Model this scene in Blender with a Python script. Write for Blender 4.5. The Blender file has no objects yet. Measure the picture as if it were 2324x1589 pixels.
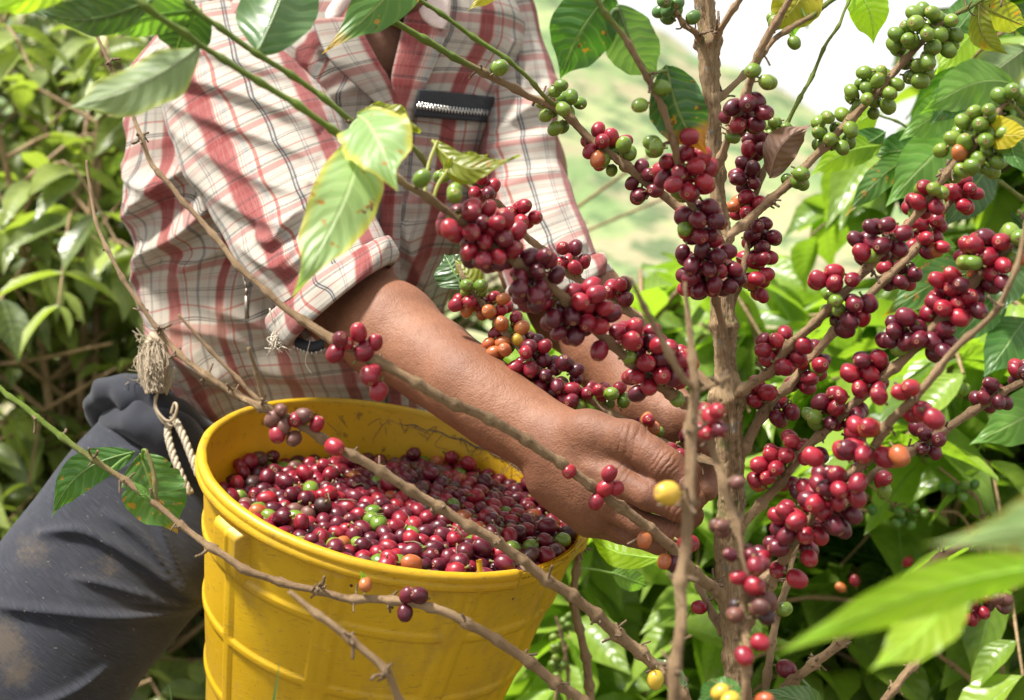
import bpy, math, random
import numpy as np
from mathutils import Vector, Matrix, Quaternion

random.seed(7)
rng = np.random.default_rng(7)
SC = bpy.context.scene
COL = SC.collection

# ------------------------------------------------------------------ camera, sky, sun, exposure
CAM_Z, PITCH = 1.30, math.radians(8.0)
cam_d = bpy.data.cameras.new('camera')
cam = bpy.data.objects.new('camera', cam_d)
COL.objects.link(cam)
cam.location = (0, 0, CAM_Z)
cam.rotation_euler = (math.pi / 2 - PITCH, 0, 0)
cam_d.sensor_width = 36.0
cam_d.lens = 50.0
cam_d.clip_start = 0.05
cam_d.clip_end = 1000
cam_d.dof.use_dof = True
cam_d.dof.focus_distance = 1.15
cam_d.dof.aperture_fstop = 6.8
SC.camera = cam

SUN_EL, SUN_AZ = math.radians(64), math.radians(262)   # azimuth clockwise from +Y
W_ = bpy.data.worlds.new('World')
SC.world = W_
W_.use_nodes = True
_nt = W_.node_tree
_nt.nodes.clear()
_sky = _nt.nodes.new('ShaderNodeTexSky')
_sky.sky_type = 'NISHITA'
_sky.sun_disc = False
_sky.sun_elevation = SUN_EL
_sky.sun_rotation = SUN_AZ
_sky.dust_density = 5.0
_sky.air_density = 1.0
_sky.ozone_density = 0.6
_bg = _nt.nodes.new('ShaderNodeBackground')
_bg.inputs['Strength'].default_value = 0.13
_wo = _nt.nodes.new('ShaderNodeOutputWorld')
# bright broken cloud over the blue
_tc = _nt.nodes.new('ShaderNodeTexCoord')
_cn = _nt.nodes.new('ShaderNodeTexNoise')
_cn.inputs['Scale'].default_value = 2.2
_cn.inputs['Detail'].default_value = 5
_nt.links.new(_tc.outputs['Generated'], _cn.inputs['Vector'])
_cr = _nt.nodes.new('ShaderNodeMapRange')
_cr.inputs[1].default_value, _cr.inputs[2].default_value = .28, .52
_cr.inputs[3].default_value, _cr.inputs[4].default_value = .55, 1.0
_nt.links.new(_cn.outputs['Fac'], _cr.inputs[0])
_cm = _nt.nodes.new('ShaderNodeMix')
_cm.data_type = 'RGBA'
_nt.links.new(_cr.outputs[0], _cm.inputs[0])
_nt.links.new(_sky.outputs[0], _cm.inputs[6])
_cm.inputs[7].default_value = (4.0, 3.95, 3.85, 1)
_nt.links.new(_cm.outputs[2], _bg.inputs['Color'])
_nt.links.new(_bg.outputs[0], _wo.inputs['Surface'])
sun_d = bpy.data.lights.new('sun', 'SUN')
sun_d.energy = 4.5
sun_d.angle = math.radians(8)
sun_d.color = (1.0, 0.955, 0.88)
sun = bpy.data.objects.new('sun', sun_d)
COL.objects.link(sun)
_sd = Vector((math.sin(SUN_AZ) * math.cos(SUN_EL), math.cos(SUN_AZ) * math.cos(SUN_EL), math.sin(SUN_EL)))
sun.rotation_euler = _sd.to_track_quat('Z', 'Y').to_euler()
sun.location = (0, 0, 8)
SC.view_settings.view_transform = 'Standard'
SC.view_settings.look = 'None'
SC.view_settings.gamma = 1.0
SC.view_settings.exposure = 1.25

# ------------------------------------------------------------------ measuring helpers
# K: metres per measured pixel at one metre (50 mm lens, photograph measured 2324 px wide)
K = 0.72 / 2324
RIGHT = np.array([1.0, 0, 0])
UP = np.array([0, math.sin(PITCH), math.cos(PITCH)])
FWD = np.array([0, math.cos(PITCH), -math.sin(PITCH)])
ORG = np.array([0, 0, CAM_Z])


def W(c):
    c = np.asarray(c, float)
    return ORG + c[..., 0:1] * RIGHT + c[..., 1:2] * UP + c[..., 2:3] * FWD


def P(x, y, d):
    """a point of the place, measured at (x, y) and d metres away"""
    return W(np.array([(x - 1162) * K * d, -(y - 794.5) * K * d, d]))


def Pm(a):
    a = np.asarray(a, float)
    return W(np.stack([(a[:, 0] - 1162) * K * a[:, 2], -(a[:, 1] - 794.5) * K * a[:, 2], a[:, 2]], 1))


def VD(x, y, z):
    """direction given as right / up / away"""
    return x * RIGHT + y * UP + z * FWD


def nrm(v):
    return v / (np.linalg.norm(v, axis=-1, keepdims=True) + 1e-12)


WLOC = {}


def mk(name, V, F, mats, parent=None, uv=None, smooth=True, attrs=None, fm=None, origin=None, cols=None):
    V = np.asarray(V, float)
    o_ = np.asarray(origin, float) if origin is not None else (V.min(0) + V.max(0)) / 2
    me = bpy.data.meshes.new(name)
    if isinstance(F, np.ndarray):
        n, q = F.shape
        me.vertices.add(len(V))
        me.vertices.foreach_set('co', (V - o_).astype(np.float32).ravel())
        me.loops.add(n * q)
        me.loops.foreach_set('vertex_index', F.astype(np.int32).ravel())
        me.polygons.add(n)
        me.polygons.foreach_set('loop_start', np.arange(0, n * q, q, dtype=np.int32))
        me.polygons.foreach_set('loop_total', np.full(n, q, dtype=np.int32))
        me.update(calc_edges=True)
    else:
        me.from_pydata((V - o_).tolist(), [], F)
    if uv is not None:
        l = me.uv_layers.new(name='UVMap')
        idx = np.empty(len(me.loops), np.int32)
        me.loops.foreach_get('vertex_index', idx)
        l.data.foreach_set('uv', np.asarray(uv, np.float32)[idx].ravel())
    for k_, a in (attrs or {}).items():
        at = me.attributes.new(k_, 'FLOAT', 'POINT')
        at.data.foreach_set('value', np.asarray(a, np.float32))
    me.validate()
    me.polygons.foreach_set('use_smooth', np.full(len(me.polygons), smooth))
    if not isinstance(mats, (list, tuple)):
        mats = [mats]
    for m in mats:
        me.materials.append(m)
    if fm is not None:
        me.polygons.foreach_set('material_index', np.asarray(fm, np.int32))
    me.update()
    o = bpy.data.objects.new(name, me)
    COL.objects.link(o)
    put(o, o_, parent)
    return o


def put(o, loc, parent=None):
    loc = np.asarray(loc, float)
    WLOC[o.name] = loc
    if parent is not None:
        o.parent = parent
        o.location = loc - WLOC[parent.name]
    else:
        o.location = loc


def tag(o, label=None, cat=None, group=None, kind=None):
    if label: o['label'] = label
    if cat: o['category'] = cat
    if group: o['group'] = group
    if kind: o['kind'] = kind
    return o


def empty(name, loc, label, cat, group=None):
    o = bpy.data.objects.new(name, None)
    o.empty_display_size = 0.05
    COL.objects.link(o)
    put(o, loc)
    return tag(o, label, cat, group)


class MB:
    """collects pieces into one mesh"""
    def __init__(s):
        s.V, s.F, s.U, s.A, s.M, s.n = [], [], [], [], [], 0

    def add(s, V, F, U=None, a=0.0, m=0):
        V = np.asarray(V, float)
        s.V.append(V)
        s.F += [[i + s.n for i in f] for f in (F.tolist() if isinstance(F, np.ndarray) else F)]
        s.M += [m] * len(F)
        s.U.append(np.zeros((len(V), 2)) if U is None else np.asarray(U, float))
        s.A.append(np.full(len(V), a) if np.isscalar(a) else np.asarray(a, float))
        s.n += len(V)

    def build(s, name, mats, parent=None, **k):
        return mk(name, np.concatenate(s.V), s.F, mats, parent, uv=np.concatenate(s.U),
                  attrs={'tint': np.concatenate(s.A)}, fm=s.M, **k)


def catmull(pts, step):
    """smooth resample of an (n, m) polyline, spacing measured on the first three columns"""
    p = np.asarray(pts, float)
    if len(p) == 2:
        n = max(2, int(np.linalg.norm(p[1, :3] - p[0, :3]) / step) + 1)
        t = np.linspace(0, 1, n)[:, None]
        return p[0] * (1 - t) + p[1] * t
    q = np.vstack([2 * p[0] - p[1], p, 2 * p[-1] - p[-2]])
    out = []
    for i in range(1, len(q) - 2):
        n = max(1, int(np.linalg.norm(q[i + 1, :3] - q[i, :3]) / step))
        t = (np.arange(n) / n)[:, None]
        a, b, c, d = q[i - 1], q[i], q[i + 1], q[i + 2]
        out.append(.5 * ((2 * b) + (c - a) * t + (2 * a - 5 * b + 4 * c - d) * t * t + (3 * b - a - 3 * c + d) * t ** 3))
    out.append(p[-1:])
    return np.vstack(out)


def tube(path, rad, seg=10, cap=True, ref=None, rough=0.0):
    """vertices, faces, uv of a tube along a world path"""
    p = np.asarray(path, float)
    n = len(p)
    rad = np.broadcast_to(np.asarray(rad, float), (n,))
    t = nrm(np.gradient(p, axis=0))
    r0 = np.array([0.3, -0.9, 0.2]) if ref is None else ref
    u = nrm(r0 - (t @ r0)[:, None] * t)
    v = np.cross(t, u)
    a = np.linspace(0, 2 * np.pi, seg, endpoint=False)
    rr = rad[:, None] * np.ones(seg)
    if rough: rr = rr * (1 + rough * rng.normal(size=rr.shape))
    V = p[:, None] + rr[..., None] * (np.cos(a)[None, :, None] * u[:, None] + np.sin(a)[None, :, None] * v[:, None])
    s = np.r_[0, np.cumsum(np.linalg.norm(np.diff(p, axis=0), axis=1))]
    U = np.stack(np.broadcast_arrays(s[:, None], a[None] / 6.283), -1).reshape(-1, 2)
    V = V.reshape(-1, 3)
    i = np.arange(n - 1)[:, None] * seg
    j = np.arange(seg)[None]
    j2 = (j + 1) % seg
    F = np.stack([i + j, i + j2, i + seg + j2, i + seg + j], -1).reshape(-1, 4).tolist()
    if cap:
        F.append(list(range(seg))[::-1])
        F.append([(n - 1) * seg + q for q in range(seg)])
    return V, F, U


def grid_faces(n, m, wrap=False):
    i = np.arange(n - 1)[:, None] * m
    j = np.arange(m if wrap else m - 1)[None]
    j2 = (j + 1) % m
    return np.stack([i + j, i + j2, i + m + j2, i + m + j], -1).reshape(-1, 4)


def wav(x, y, seed, n=7, f0=1.0, gain=1.35):
    """smooth pseudo noise of two coordinates"""
    r = np.random.default_rng(seed)
    o = 0
    for q in range(n):
        th, ph = r.uniform(0, 6.283, 2)
        f = f0 * gain ** q
        o = o + np.sin(f * (x * np.cos(th) + y * np.sin(th)) + ph + 1.3 * np.sin(.6 * f * (x * np.sin(th) - y * np.cos(th)) + ph * 2)) / gain ** (q * .8)
    return o / 2.2


# ------------------------------------------------------------------ material helpers
class NT:
    def __init__(s, name):
        s.m = bpy.data.materials.new(name)
        s.m.use_nodes = True
        s.t = s.m.node_tree
        s.t.nodes.clear()
        s.out = s.t.nodes.new('ShaderNodeOutputMaterial')

    def n(s, typ, **k):
        o = s.t.nodes.new('ShaderNode' + typ)
        for a, v in k.items():
            setattr(o, a, v)
        return o

    def inp(s, sock, v):
        if hasattr(v, 'is_output') or isinstance(v, bpy.types.NodeSocket):
            s.t.links.new(v, sock)
        else:
            if isinstance(v, (tuple, list)) and len(v) == 3 and sock.type == 'RGBA':
                v = (*v, 1)
            sock.default_value = v

    def math(s, op, a, b=0.0, c=0.0, clamp=False):
        o = s.n('Math', operation=op, use_clamp=clamp)
        for i_, v in enumerate((a, b, c)):
            s.inp(o.inputs[i_], v)
        return o.outputs[0]

    def mix(s, f, a, b, blend='MIX'):
        o = s.n('Mix', data_type='RGBA', blend_type=blend)
        s.inp(o.inputs[0], f)
        s.inp(o.inputs[6], a)
        s.inp(o.inputs[7], b)
        return o.outputs[2]

    def noise(s, vec, scale, detail=3, rough=.55, dist=0.0):
        o = s.n('TexNoise')
        if vec is not None: s.inp(o.inputs['Vector'], vec)
        o.inputs['Scale'].default_value = scale
        o.inputs['Detail'].default_value = detail
        o.inputs['Roughness'].default_value = rough
        o.inputs['Distortion'].default_value = dist
        return o.outputs['Fac']

    def ss(s, x, a, b):
        o = s.n('MapRange', interpolation_type='SMOOTHSTEP')
        s.inp(o.inputs[0], x)
        s.inp(o.inputs[1], a)
        s.inp(o.inputs[2], b)
        return o.outputs[0]

    def band(s, x, c, w, soft=.3):
        """1 inside c +- w"""
        d = s.math('ABSOLUTE', s.math('SUBTRACT', x, c))
        o = s.n('MapRange', interpolation_type='SMOOTHSTEP')
        s.inp(o.inputs[0], d)
        s.inp(o.inputs[1], w * (1 + soft))
        s.inp(o.inputs[2], w * (1 - soft))
        return o.outputs[0]

    def bump(s, h, strength=.3, dist=.001, normal=None):
        o = s.n('Bump')
        o.inputs['Strength'].default_value = strength
        o.inputs['Distance'].default_value = dist
        s.inp(o.inputs['Height'], h)
        if normal is not None: s.inp(o.inputs['Normal'], normal)
        return o.outputs[0]

    def coord(s, which='Object'):
        return s.n('TexCoord').outputs[which]

    def scale(s, v, sc):
        o = s.n('Mapping')
        s.inp(o.inputs[0], v)
        o.inputs['Scale'].default_value = sc
        return o.outputs[0]

    def pr(s, color, rough=.5, normal=None, **k):
        o = s.n('BsdfPrincipled')
        s.inp(o.inputs['Base Color'], color)
        s.inp(o.inputs['Roughness'], rough)
        if normal is not None: s.inp(o.inputs['Normal'], normal)
        for a, v in k.items():
            s.inp(o.inputs[a.replace('_', ' ')], v)
        return o.outputs[0]

    def done(s, shader):
        s.t.links.new(shader, s.out.inputs[0])
        return s.m


def add_translucent(N, shader, color, f, normal=None):
    t = N.n('BsdfTranslucent')
    N.inp(t.inputs[0], color)
    if normal is not None: N.inp(t.inputs[1], normal)
    m = N.n('MixShader')
    N.inp(m.inputs[0], f)
    N.t.links.new(shader, m.inputs[1])
    N.t.links.new(t.outputs[0], m.inputs[2])
    return m.outputs[0]


def leaf_mat(name, dark, light, vein, trans=.35, spots=0.0, tip=None, rough=.32, edge=None, tipstart=.72):
    N = NT(name)
    uvn = N.coord('UV')
    sp = N.n('SeparateXYZ'); N.inp(sp.inputs[0], uvn)
    u, v = sp.outputs[0], sp.outputs[1]
    av = N.math('MULTIPLY', N.math('ABSOLUTE', N.math('SUBTRACT', v, .5)), 2)
    tt = N.math('FRACT', N.math('ADD', N.math('SUBTRACT', N.math('MULTIPLY', u, 9.0), N.math('MULTIPLY', N.math('POWER', av, 1.3), 1.7)), N.math('MULTIPLY', N.noise(uvn, 3.0, 1), .9)))
    lat = N.band(tt, .5, .10, .9)
    mid = N.band(av, 0.0, .045, .5)
    pillow = N.math('ABSOLUTE', N.math('SUBTRACT', tt, .5))
    ob = N.coord('Object')
    rnd = N.n('ObjectInfo').outputs['Random']
    at = N.n('Attribute', attribute_name='tint').outputs['Fac']
    nz = N.noise(ob, 28, 3)
    f = N.math('ADD', N.math('MULTIPLY', N.math('SUBTRACT', nz, .5), .9), N.math('ADD', at, N.math('MULTIPLY', rnd, .35)), clamp=True)
    c = N.mix(f, dark, light)
    if edge is not None:
        c = N.mix(N.math('MULTIPLY', N.ss(N.math('ADD', av, N.math('MULTIPLY', nz, .35)), .85, 1.2), .9), c, edge)
    c = N.mix(N.math('MULTIPLY', lat, .20), c, vein)
    c = N.mix(N.math('MULTIPLY', mid, .8), c, vein)
    if tip is not None:
        c = N.mix(N.ss(N.math('ADD', u, N.math('MULTIPLY', N.math('SUBTRACT', nz, .5), .35)), tipstart, tipstart + .16), c, tip)
    if spots:
        s2 = N.noise(ob, 130, 3)
        c = N.mix(N.ss(s2, .70 - spots * .1, .74 - spots * .1), c, (.30, .16, .02))
        s3 = N.noise(ob, 110, 3, .5, .6)
        c = N.mix(N.ss(s3, .74 - spots * .06, .76 - spots * .06), c, (.09, .04, .02))
    h = N.math('ADD', N.math('MULTIPLY', pillow, .8), N.math('MULTIPLY', nz, .4))
    h = N.math('SUBTRACT', h, N.math('MULTIPLY', mid, .6))
    nb = N.bump(h, .45, .003)
    sh = N.pr(c, N.math('ADD', rough, N.math('MULTIPLY', nz, .2)), nb, Specular_IOR_Level=.45)
    tc = N.mix(1.0, c, (1.9, 2.1, .75), 'MULTIPLY')
    return N.done(add_translucent(N, sh, tc, trans, nb))


LEAF = {
    'dark': leaf_mat('leaf_dark', (.025, .065, .014), (.07, .14, .025), (.16, .26, .07), .22, rough=.26),
    'mid': leaf_mat('leaf_mid', (.04, .12, .02), (.10, .22, .035), (.2, .32, .09), .36, .4),
    'light': leaf_mat('leaf_light', (.10, .23, .035), (.22, .36, .06), (.34, .46, .16), .42),
    'lime': leaf_mat('leaf_lime', (.25, .42, .025), (.42, .52, .05), (.46, .52, .16), .6),
    'pale': leaf_mat('leaf_pale', (.20, .32, .11), (.32, .42, .18), (.42, .50, .25), .35, .55, edge=(.42, .38, .04), rough=.36),
    'under': leaf_mat('leaf_underside', (.13, .19, .08), (.22, .28, .13), (.28, .33, .17), .3, rough=.45, edge=(.26, .30, .05)),
    'sheen': leaf_mat('leaf_sheen', (.06, .13, .04), (.15, .23, .10), (.22, .30, .14), .28, rough=.22),
    'spot': leaf_mat('leaf_spotted', (.05, .13, .02), (.11, .22, .03), (.20, .28, .06), .32, .95, (.42, .25, .02), tipstart=.84),
    'rust': leaf_mat('leaf_rust_tip', (.022, .075, .025), (.06, .14, .035), (.22, .30, .08), .25, .5, (.38, .16, .03), tipstart=.62, rough=.25),
    'yellow': leaf_mat('leaf_yellow', (.34, .30, .02), (.50, .38, .02), (.5, .45, .1), .45, .7),
    'olive': leaf_mat('leaf_olive', (.16, .19, .015), (.28, .27, .03), (.36, .36, .08), .4, .8),
    'dry': leaf_mat('leaf_dry', (.14, .075, .05), (.24, .14, .09), (.2, .12, .07), .12, .4, rough=.5),
    'crown': leaf_mat('leaf_crown', (.020, .062, .012), (.23, .34, .045), (.17, .27, .08), .40, rough=.20),
    'crown_far': leaf_mat('leaf_crown_far', (.025, .065, .014), (.24, .32, .04), (.14, .22, .08), .36, rough=.22),
    'crown_left': leaf_mat('leaf_crown_left', (.024, .050, .020), (.28, .34, .085), (.20, .26, .11), .32, rough=.22),
}


def bark_mat(name, a, b, green, moss=0.0):
    N = NT(name)
    ob = N.coord('Object')
    uvn = N.coord('UV')
    st = N.noise(N.scale(uvn, (9, 22, 1)), 6.0, 5, .7)
    fine = N.noise(ob, 160, 3)
    big = N.noise(ob, 18, 2)
    c = N.mix(N.ss(st, .38, .60), a, b)
    cr = N.noise(N.scale(uvn, (5, 34, 1)), 5.0, 4, .65, .4)
    c = N.mix(N.math('MULTIPLY', N.ss(cr, .57, .66), .5), c, tuple(x * .38 for x in a))
    c = N.mix(N.math('MULTIPLY', N.ss(big, .45, .7), .45), c, tuple(x * 1.5 + .03 for x in b))
    c = N.mix(N.math('MULTIPLY', N.ss(fine, .55, .7), .5), c, tuple(x * .40 for x in a))
    if moss:
        mm = N.noise(ob, 42, 4, .7)
        c = N.mix(N.math('MULTIPLY', N.ss(mm, .56, .68), moss), c, (.16, .19, .05))
        m2 = N.noise(ob, 65, 3, .7)
        c = N.mix(N.math('MULTIPLY', N.ss(m2, .60, .68), moss), c, (.42, .40, .33))
    at = N.n('Attribute', attribute_name='tint').outputs['Fac']
    c = N.mix(at, c, N.mix(N.ss(big, .3, .7), green, tuple(x * 1.35 for x in green)))
    h = N.math('SUBTRACT', N.math('ADD', N.math('MULTIPLY', st, 1.0), N.math('MULTIPLY', fine, .5)), N.math('MULTIPLY', N.ss(cr, .57, .66), .8))
    nb = N.bump(h, 1.0, .006)
    return N.done(N.pr(c, .62, nb, Specular_IOR_Level=.35))


BARK = bark_mat('branch_bark', (.38, .22, .105), (.66, .45, .25), (.22, .33, .035))
TRUNK = bark_mat('trunk_bark', (.31, .18, .08), (.64, .45, .25), (.22, .33, .035), .75)
DARKTWIG = bark_mat('dark_twig_bark', (.075, .038, .025), (.15, .085, .055), (.22, .33, .035))
BUSHBARK = bark_mat('bush_bark', (.14, .09, .045), (.27, .18, .09), (.15, .22, .05))
_N = NT('scar'); SCAR = _N.done(_N.pr(_N.mix(_N.noise(_N.coord(), 200), (.04, .025, .015), (.20, .13, .07)), .8))


def cherry_mat(name, a, b, c3, rough=.26, sss=.03):
    N = NT(name)
    ob = N.coord('Object')
    rnd = N.n('ObjectInfo').outputs['Random']
    ofs = N.n('VectorMath', operation='ADD')
    N.inp(ofs.inputs[0], ob)
    cmb = N.n('CombineXYZ')
    for i_ in range(3): N.inp(cmb.inputs[i_], N.math('MULTIPLY', rnd, 9.1 + i_ * 3))
    N.inp(ofs.inputs[1], cmb.outputs[0])
    p = ofs.outputs[0]
    nz = N.noise(p, 70, 3)
    f = N.math('ADD', N.math('MULTIPLY', N.math('SUBTRACT', nz, .5), 1.6), rnd, clamp=True)
    c = N.mix(f, a, b)
    c = N.mix(N.math('MULTIPLY', N.ss(N.noise(p, 45, 2), .56, .72), .55), c, c3)
    c = N.mix(N.math('MULTIPLY', N.ss(N.noise(p, 420, 2), .62, .7), .35), c, tuple(min(1, x * 1.6 + .05) for x in b))
    sp = N.n('SeparateXYZ'); N.inp(sp.inputs[0], ob)
    r = N.math('SQRT', N.math('ADD', N.math('POWER', sp.outputs[0], 2), N.math('POWER', sp.outputs[1], 2)))
    top = N.math('GREATER_THAN', sp.outputs[2], 0.0)
    ring = N.math('MULTIPLY', N.band(r, .0013, .0004, .6), top)
    dot = N.math('MULTIPLY', N.math('LESS_THAN', r, .0006), top)
    c = N.mix(N.math('MULTIPLY', ring, .85), c, (.34, .17, .09))
    c = N.mix(dot, c, (.05, .025, .02))
    nb = N.bump(N.math('SUBTRACT', N.math('MULTIPLY', nz, .5), ring), .25, .001)
    rr = N.math('ADD', rough, N.math('MULTIPLY', N.noise(p, 120, 2), .16))
    sh = N.pr(c, rr, nb, Specular_IOR_Level=.5, Subsurface_Weight=sss, Subsurface_Scale=.004)
    return N.done(sh)


CH = {
    'R': cherry_mat('cherry_red', (.15, .006, .018), (.27, .011, .024), (.36, .020, .022)),
    'D': cherry_mat('cherry_maroon', (.058, .005, .013), (.125, .008, .020), (.18, .010, .018)),
    'K': cherry_mat('cherry_black', (.022, .009, .009), (.06, .016, .014), (.12, .03, .02), .4, 0),
    'O': cherry_mat('cherry_orange', (.30, .06, .02), (.38, .13, .035), (.30, .02, .012)),
    'Y': cherry_mat('cherry_yellow', (.46, .36, .03), (.55, .33, .04), (.52, .16, .03)),
    'G': cherry_mat('cherry_green', (.085, .155, .016), (.15, .22, .026), (.20, .26, .04), .2),
    'H': cherry_mat('cherry_dark_green', (.04, .11, .02), (.08, .16, .025), (.12, .2, .04)),
    'B': cherry_mat('cherry_brown', (.085, .028, .022), (.14, .055, .04), (.06, .018, .016), .42, 0),
}
_N = NT('stalk'); STALK = _N.done(_N.pr(_N.mix(_N.noise(_N.coord(), 300), (.16, .17, .03), (.12, .07, .03)), .6))


def cherry_mesh(key, seed):
    r = np.random.default_rng(seed)
    nu, nv = 20, 13
    V, F = [], []
    th = np.linspace(0, np.pi, nv)
    for i_, t in enumerate(th):
        for j_ in range(nu):
            a = 2 * np.pi * j_ / nu
            rr = math.sin(t) ** .93
            z = -math.cos(t) * 1.17
            V.append((rr * math.cos(a), rr * math.sin(a) * .95, z))
    V = np.array(V)
    V[:, :2] *= (1 + .03 * np.sin(3 * V[:, 2:3] + r.uniform(0, 6)))
    V[:, 2] -= .10 * np.exp(-((V[:, 0] ** 2 + V[:, 1] ** 2) / .03)) * (V[:, 2] > 0)
    V += .02 * np.stack([wav(V[:, 1] * 2, V[:, 2] * 2, seed + q, 3) for q in range(3)], 1)
    V *= .0069
    mb = MB()
    mb.add(V, grid_faces(nv, nu, True))
    a, f, u_ = tube(np.array([[0, 0, -.0076], [.0003, 0, -.0095], [.0006, .0003, -.0115]]), [.0011, .0009, .0013], 6)
    mb.add(a, f, u_, m=1)
    me = bpy.data.meshes.new('cherry')
    me.from_pydata(np.concatenate(mb.V).tolist(), [], mb.F)
    me.polygons.foreach_set('use_smooth', np.full(len(me.polygons), True))
    me.polygons.foreach_set('material_index', np.array(mb.M, np.int32))
    me.materials.append(CH[key])
    me.materials.append(STALK)
    me.update()
    return me


CHM = {k_: [cherry_mesh(k_, i_ * 5 + 1) for i_ in range(2)] for k_ in CH}


def cherry(key, pos, axis, sc, parent=None, name='cherry'):
    o = bpy.data.objects.new(name, random.choice(CHM[key]))
    COL.objects.link(o)
    put(o, pos, parent)
    o.rotation_mode = 'QUATERNION'
    q = Vector(axis).to_track_quat('Z', 'Y') @ Quaternion((0, 0, 1), random.uniform(0, 6.28))
    o.rotation_quaternion = q
    o.scale = (sc * random.uniform(.95, 1.05), sc * random.uniform(.95, 1.05), sc)
    return o

# ------------------------------------------------------------------ the setting: ground, hillside
def ridge_h(x, y):
    t = x / 65.0
    zr = 1.3 + 65 * np.clip(.128 - .50 * t, -.004, .26)
    return zr


def ground_h(x, y):
    base = -.02 * np.clip(y, 0, 5) - 2.6 * (1 / (1 + np.exp(-(y - 9) / 2.0)))
    s = np.clip((y - 16) / 50.0, 0, 1)
    s = s * s * (3 - 2 * s)
    far = np.clip((y - 66) / 120.0, 0, 1)
    h = base + s * (ridge_h(x, y) + 2.6) * (1 - .6 * far)
    amp = np.clip((y - 10) / 40, 0, 1)
    return h + amp * (1.1 * wav(x * .09, y * .09, 3) + .5 * wav(x * .35, y * .35, 5)) + .03 * wav(x * 1.5, y * 1.5, 9)


gx = np.sinh(np.linspace(-4.2, 4.2, 240)) * 4.2
gy = np.r_[np.linspace(-6, 12, 60), 12 + 190 * np.linspace(0.004, 1, 170) ** 1.4]
GX, GY = np.meshgrid(gx, gy)
GV = np.stack([GX, GY, ground_h(GX, GY)], -1).reshape(-1, 3)
N = NT('hillside_ground')
ob = N.coord('Object')
n1 = N.noise(N.scale(ob, (1, 1, .6)), .16, 5, .6)
n2 = N.noise(ob, .34, 3, .6)
n3 = N.noise(ob, 1.1, 3, .6)
c = N.mix(N.ss(n1, .42, .58), (.12, .19, .065), (.24, .27, .12))
c = N.mix(N.math('MULTIPLY', N.ss(n2, .48, .58), .9), c, (.25, .22, .13))
c = N.mix(N.math('MULTIPLY', N.ss(n3, .50, .60), .85), c, (.05, .095, .032))
near = N.n('SeparateXYZ'); N.inp(near.inputs[0], N.n('NewGeometry').outputs['Position'])
c = N.mix(N.ss(near.outputs[1], 10, 5), c, N.mix(N.noise(ob, 14, 5, .7), (.045, .03, .018), (.10, .085, .04)))
GROUND = N.done(N.pr(c, .9, N.bump(n3, .6, .3)))
ground = mk('ground', GV, grid_faces(len(gy), len(gx)), GROUND, origin=(0, 0, 0))
tag(ground, 'pale green hillside rising behind the coffee field, blurred in the distance', 'ground', kind='structure')

# ------------------------------------------------------------------ background coffee bushes
def leaf_proto(nu, nv):
    u = np.linspace(0, 1, nu)
    v = np.linspace(-1, 1, nv)
    return u, v


def leaf_profile(u):
    w = np.sin(np.pi * np.clip(u, 0, 1) ** .82) ** .85
    w = w * (1 - .72 * np.clip((u - .74) / .26, 0, 1) ** .8)
    return np.maximum(w, .0)


def crown_leaves(B, D, Nn, L, Wd, droop, tint, nu=7, nv=4):
    """many leaves in one go: base, direction, normal, length, half width"""
    n = len(B)
    u, v = leaf_proto(nu, nv + 1)
    D = nrm(D)
    S = nrm(np.cross(Nn, D))
    Nn = np.cross(D, S)
    pr = leaf_profile(u)
    ph = rng.uniform(0, 6.28, n)
    x = u[None, :, None] * L[:, None, None] * np.ones(nv + 1)
    y = v[None, None] * pr[None, :, None] * Wd[:, None, None]
    z = -droop[:, None, None] * (u ** 2)[None, :, None] * L[:, None, None] + .45 * np.abs(y) + \
        .10 * Wd[:, None, None] * np.sin(9 * u[None, :, None] + ph[:, None, None] + 2 * np.sign(v)) * np.abs(v)
    V = B[:, None, None] + x[..., None] * D[:, None, None] + y[..., None] * S[:, None, None] + z[..., None] * Nn[:, None, None]
    U = np.broadcast_to(np.stack(np.meshgrid(u, v * .5 + .5, indexing='ij'), -1), (n, nu, nv + 1, 2))
    f = grid_faces(nu, nv + 1)
    F = (np.arange(n)[:, None, None] * nu * (nv + 1) + f[None]).reshape(-1, 4)
    T = np.repeat(tint, nu * (nv + 1))
    return V.reshape(-1, 3), F, U.reshape(-1, 2), T


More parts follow.
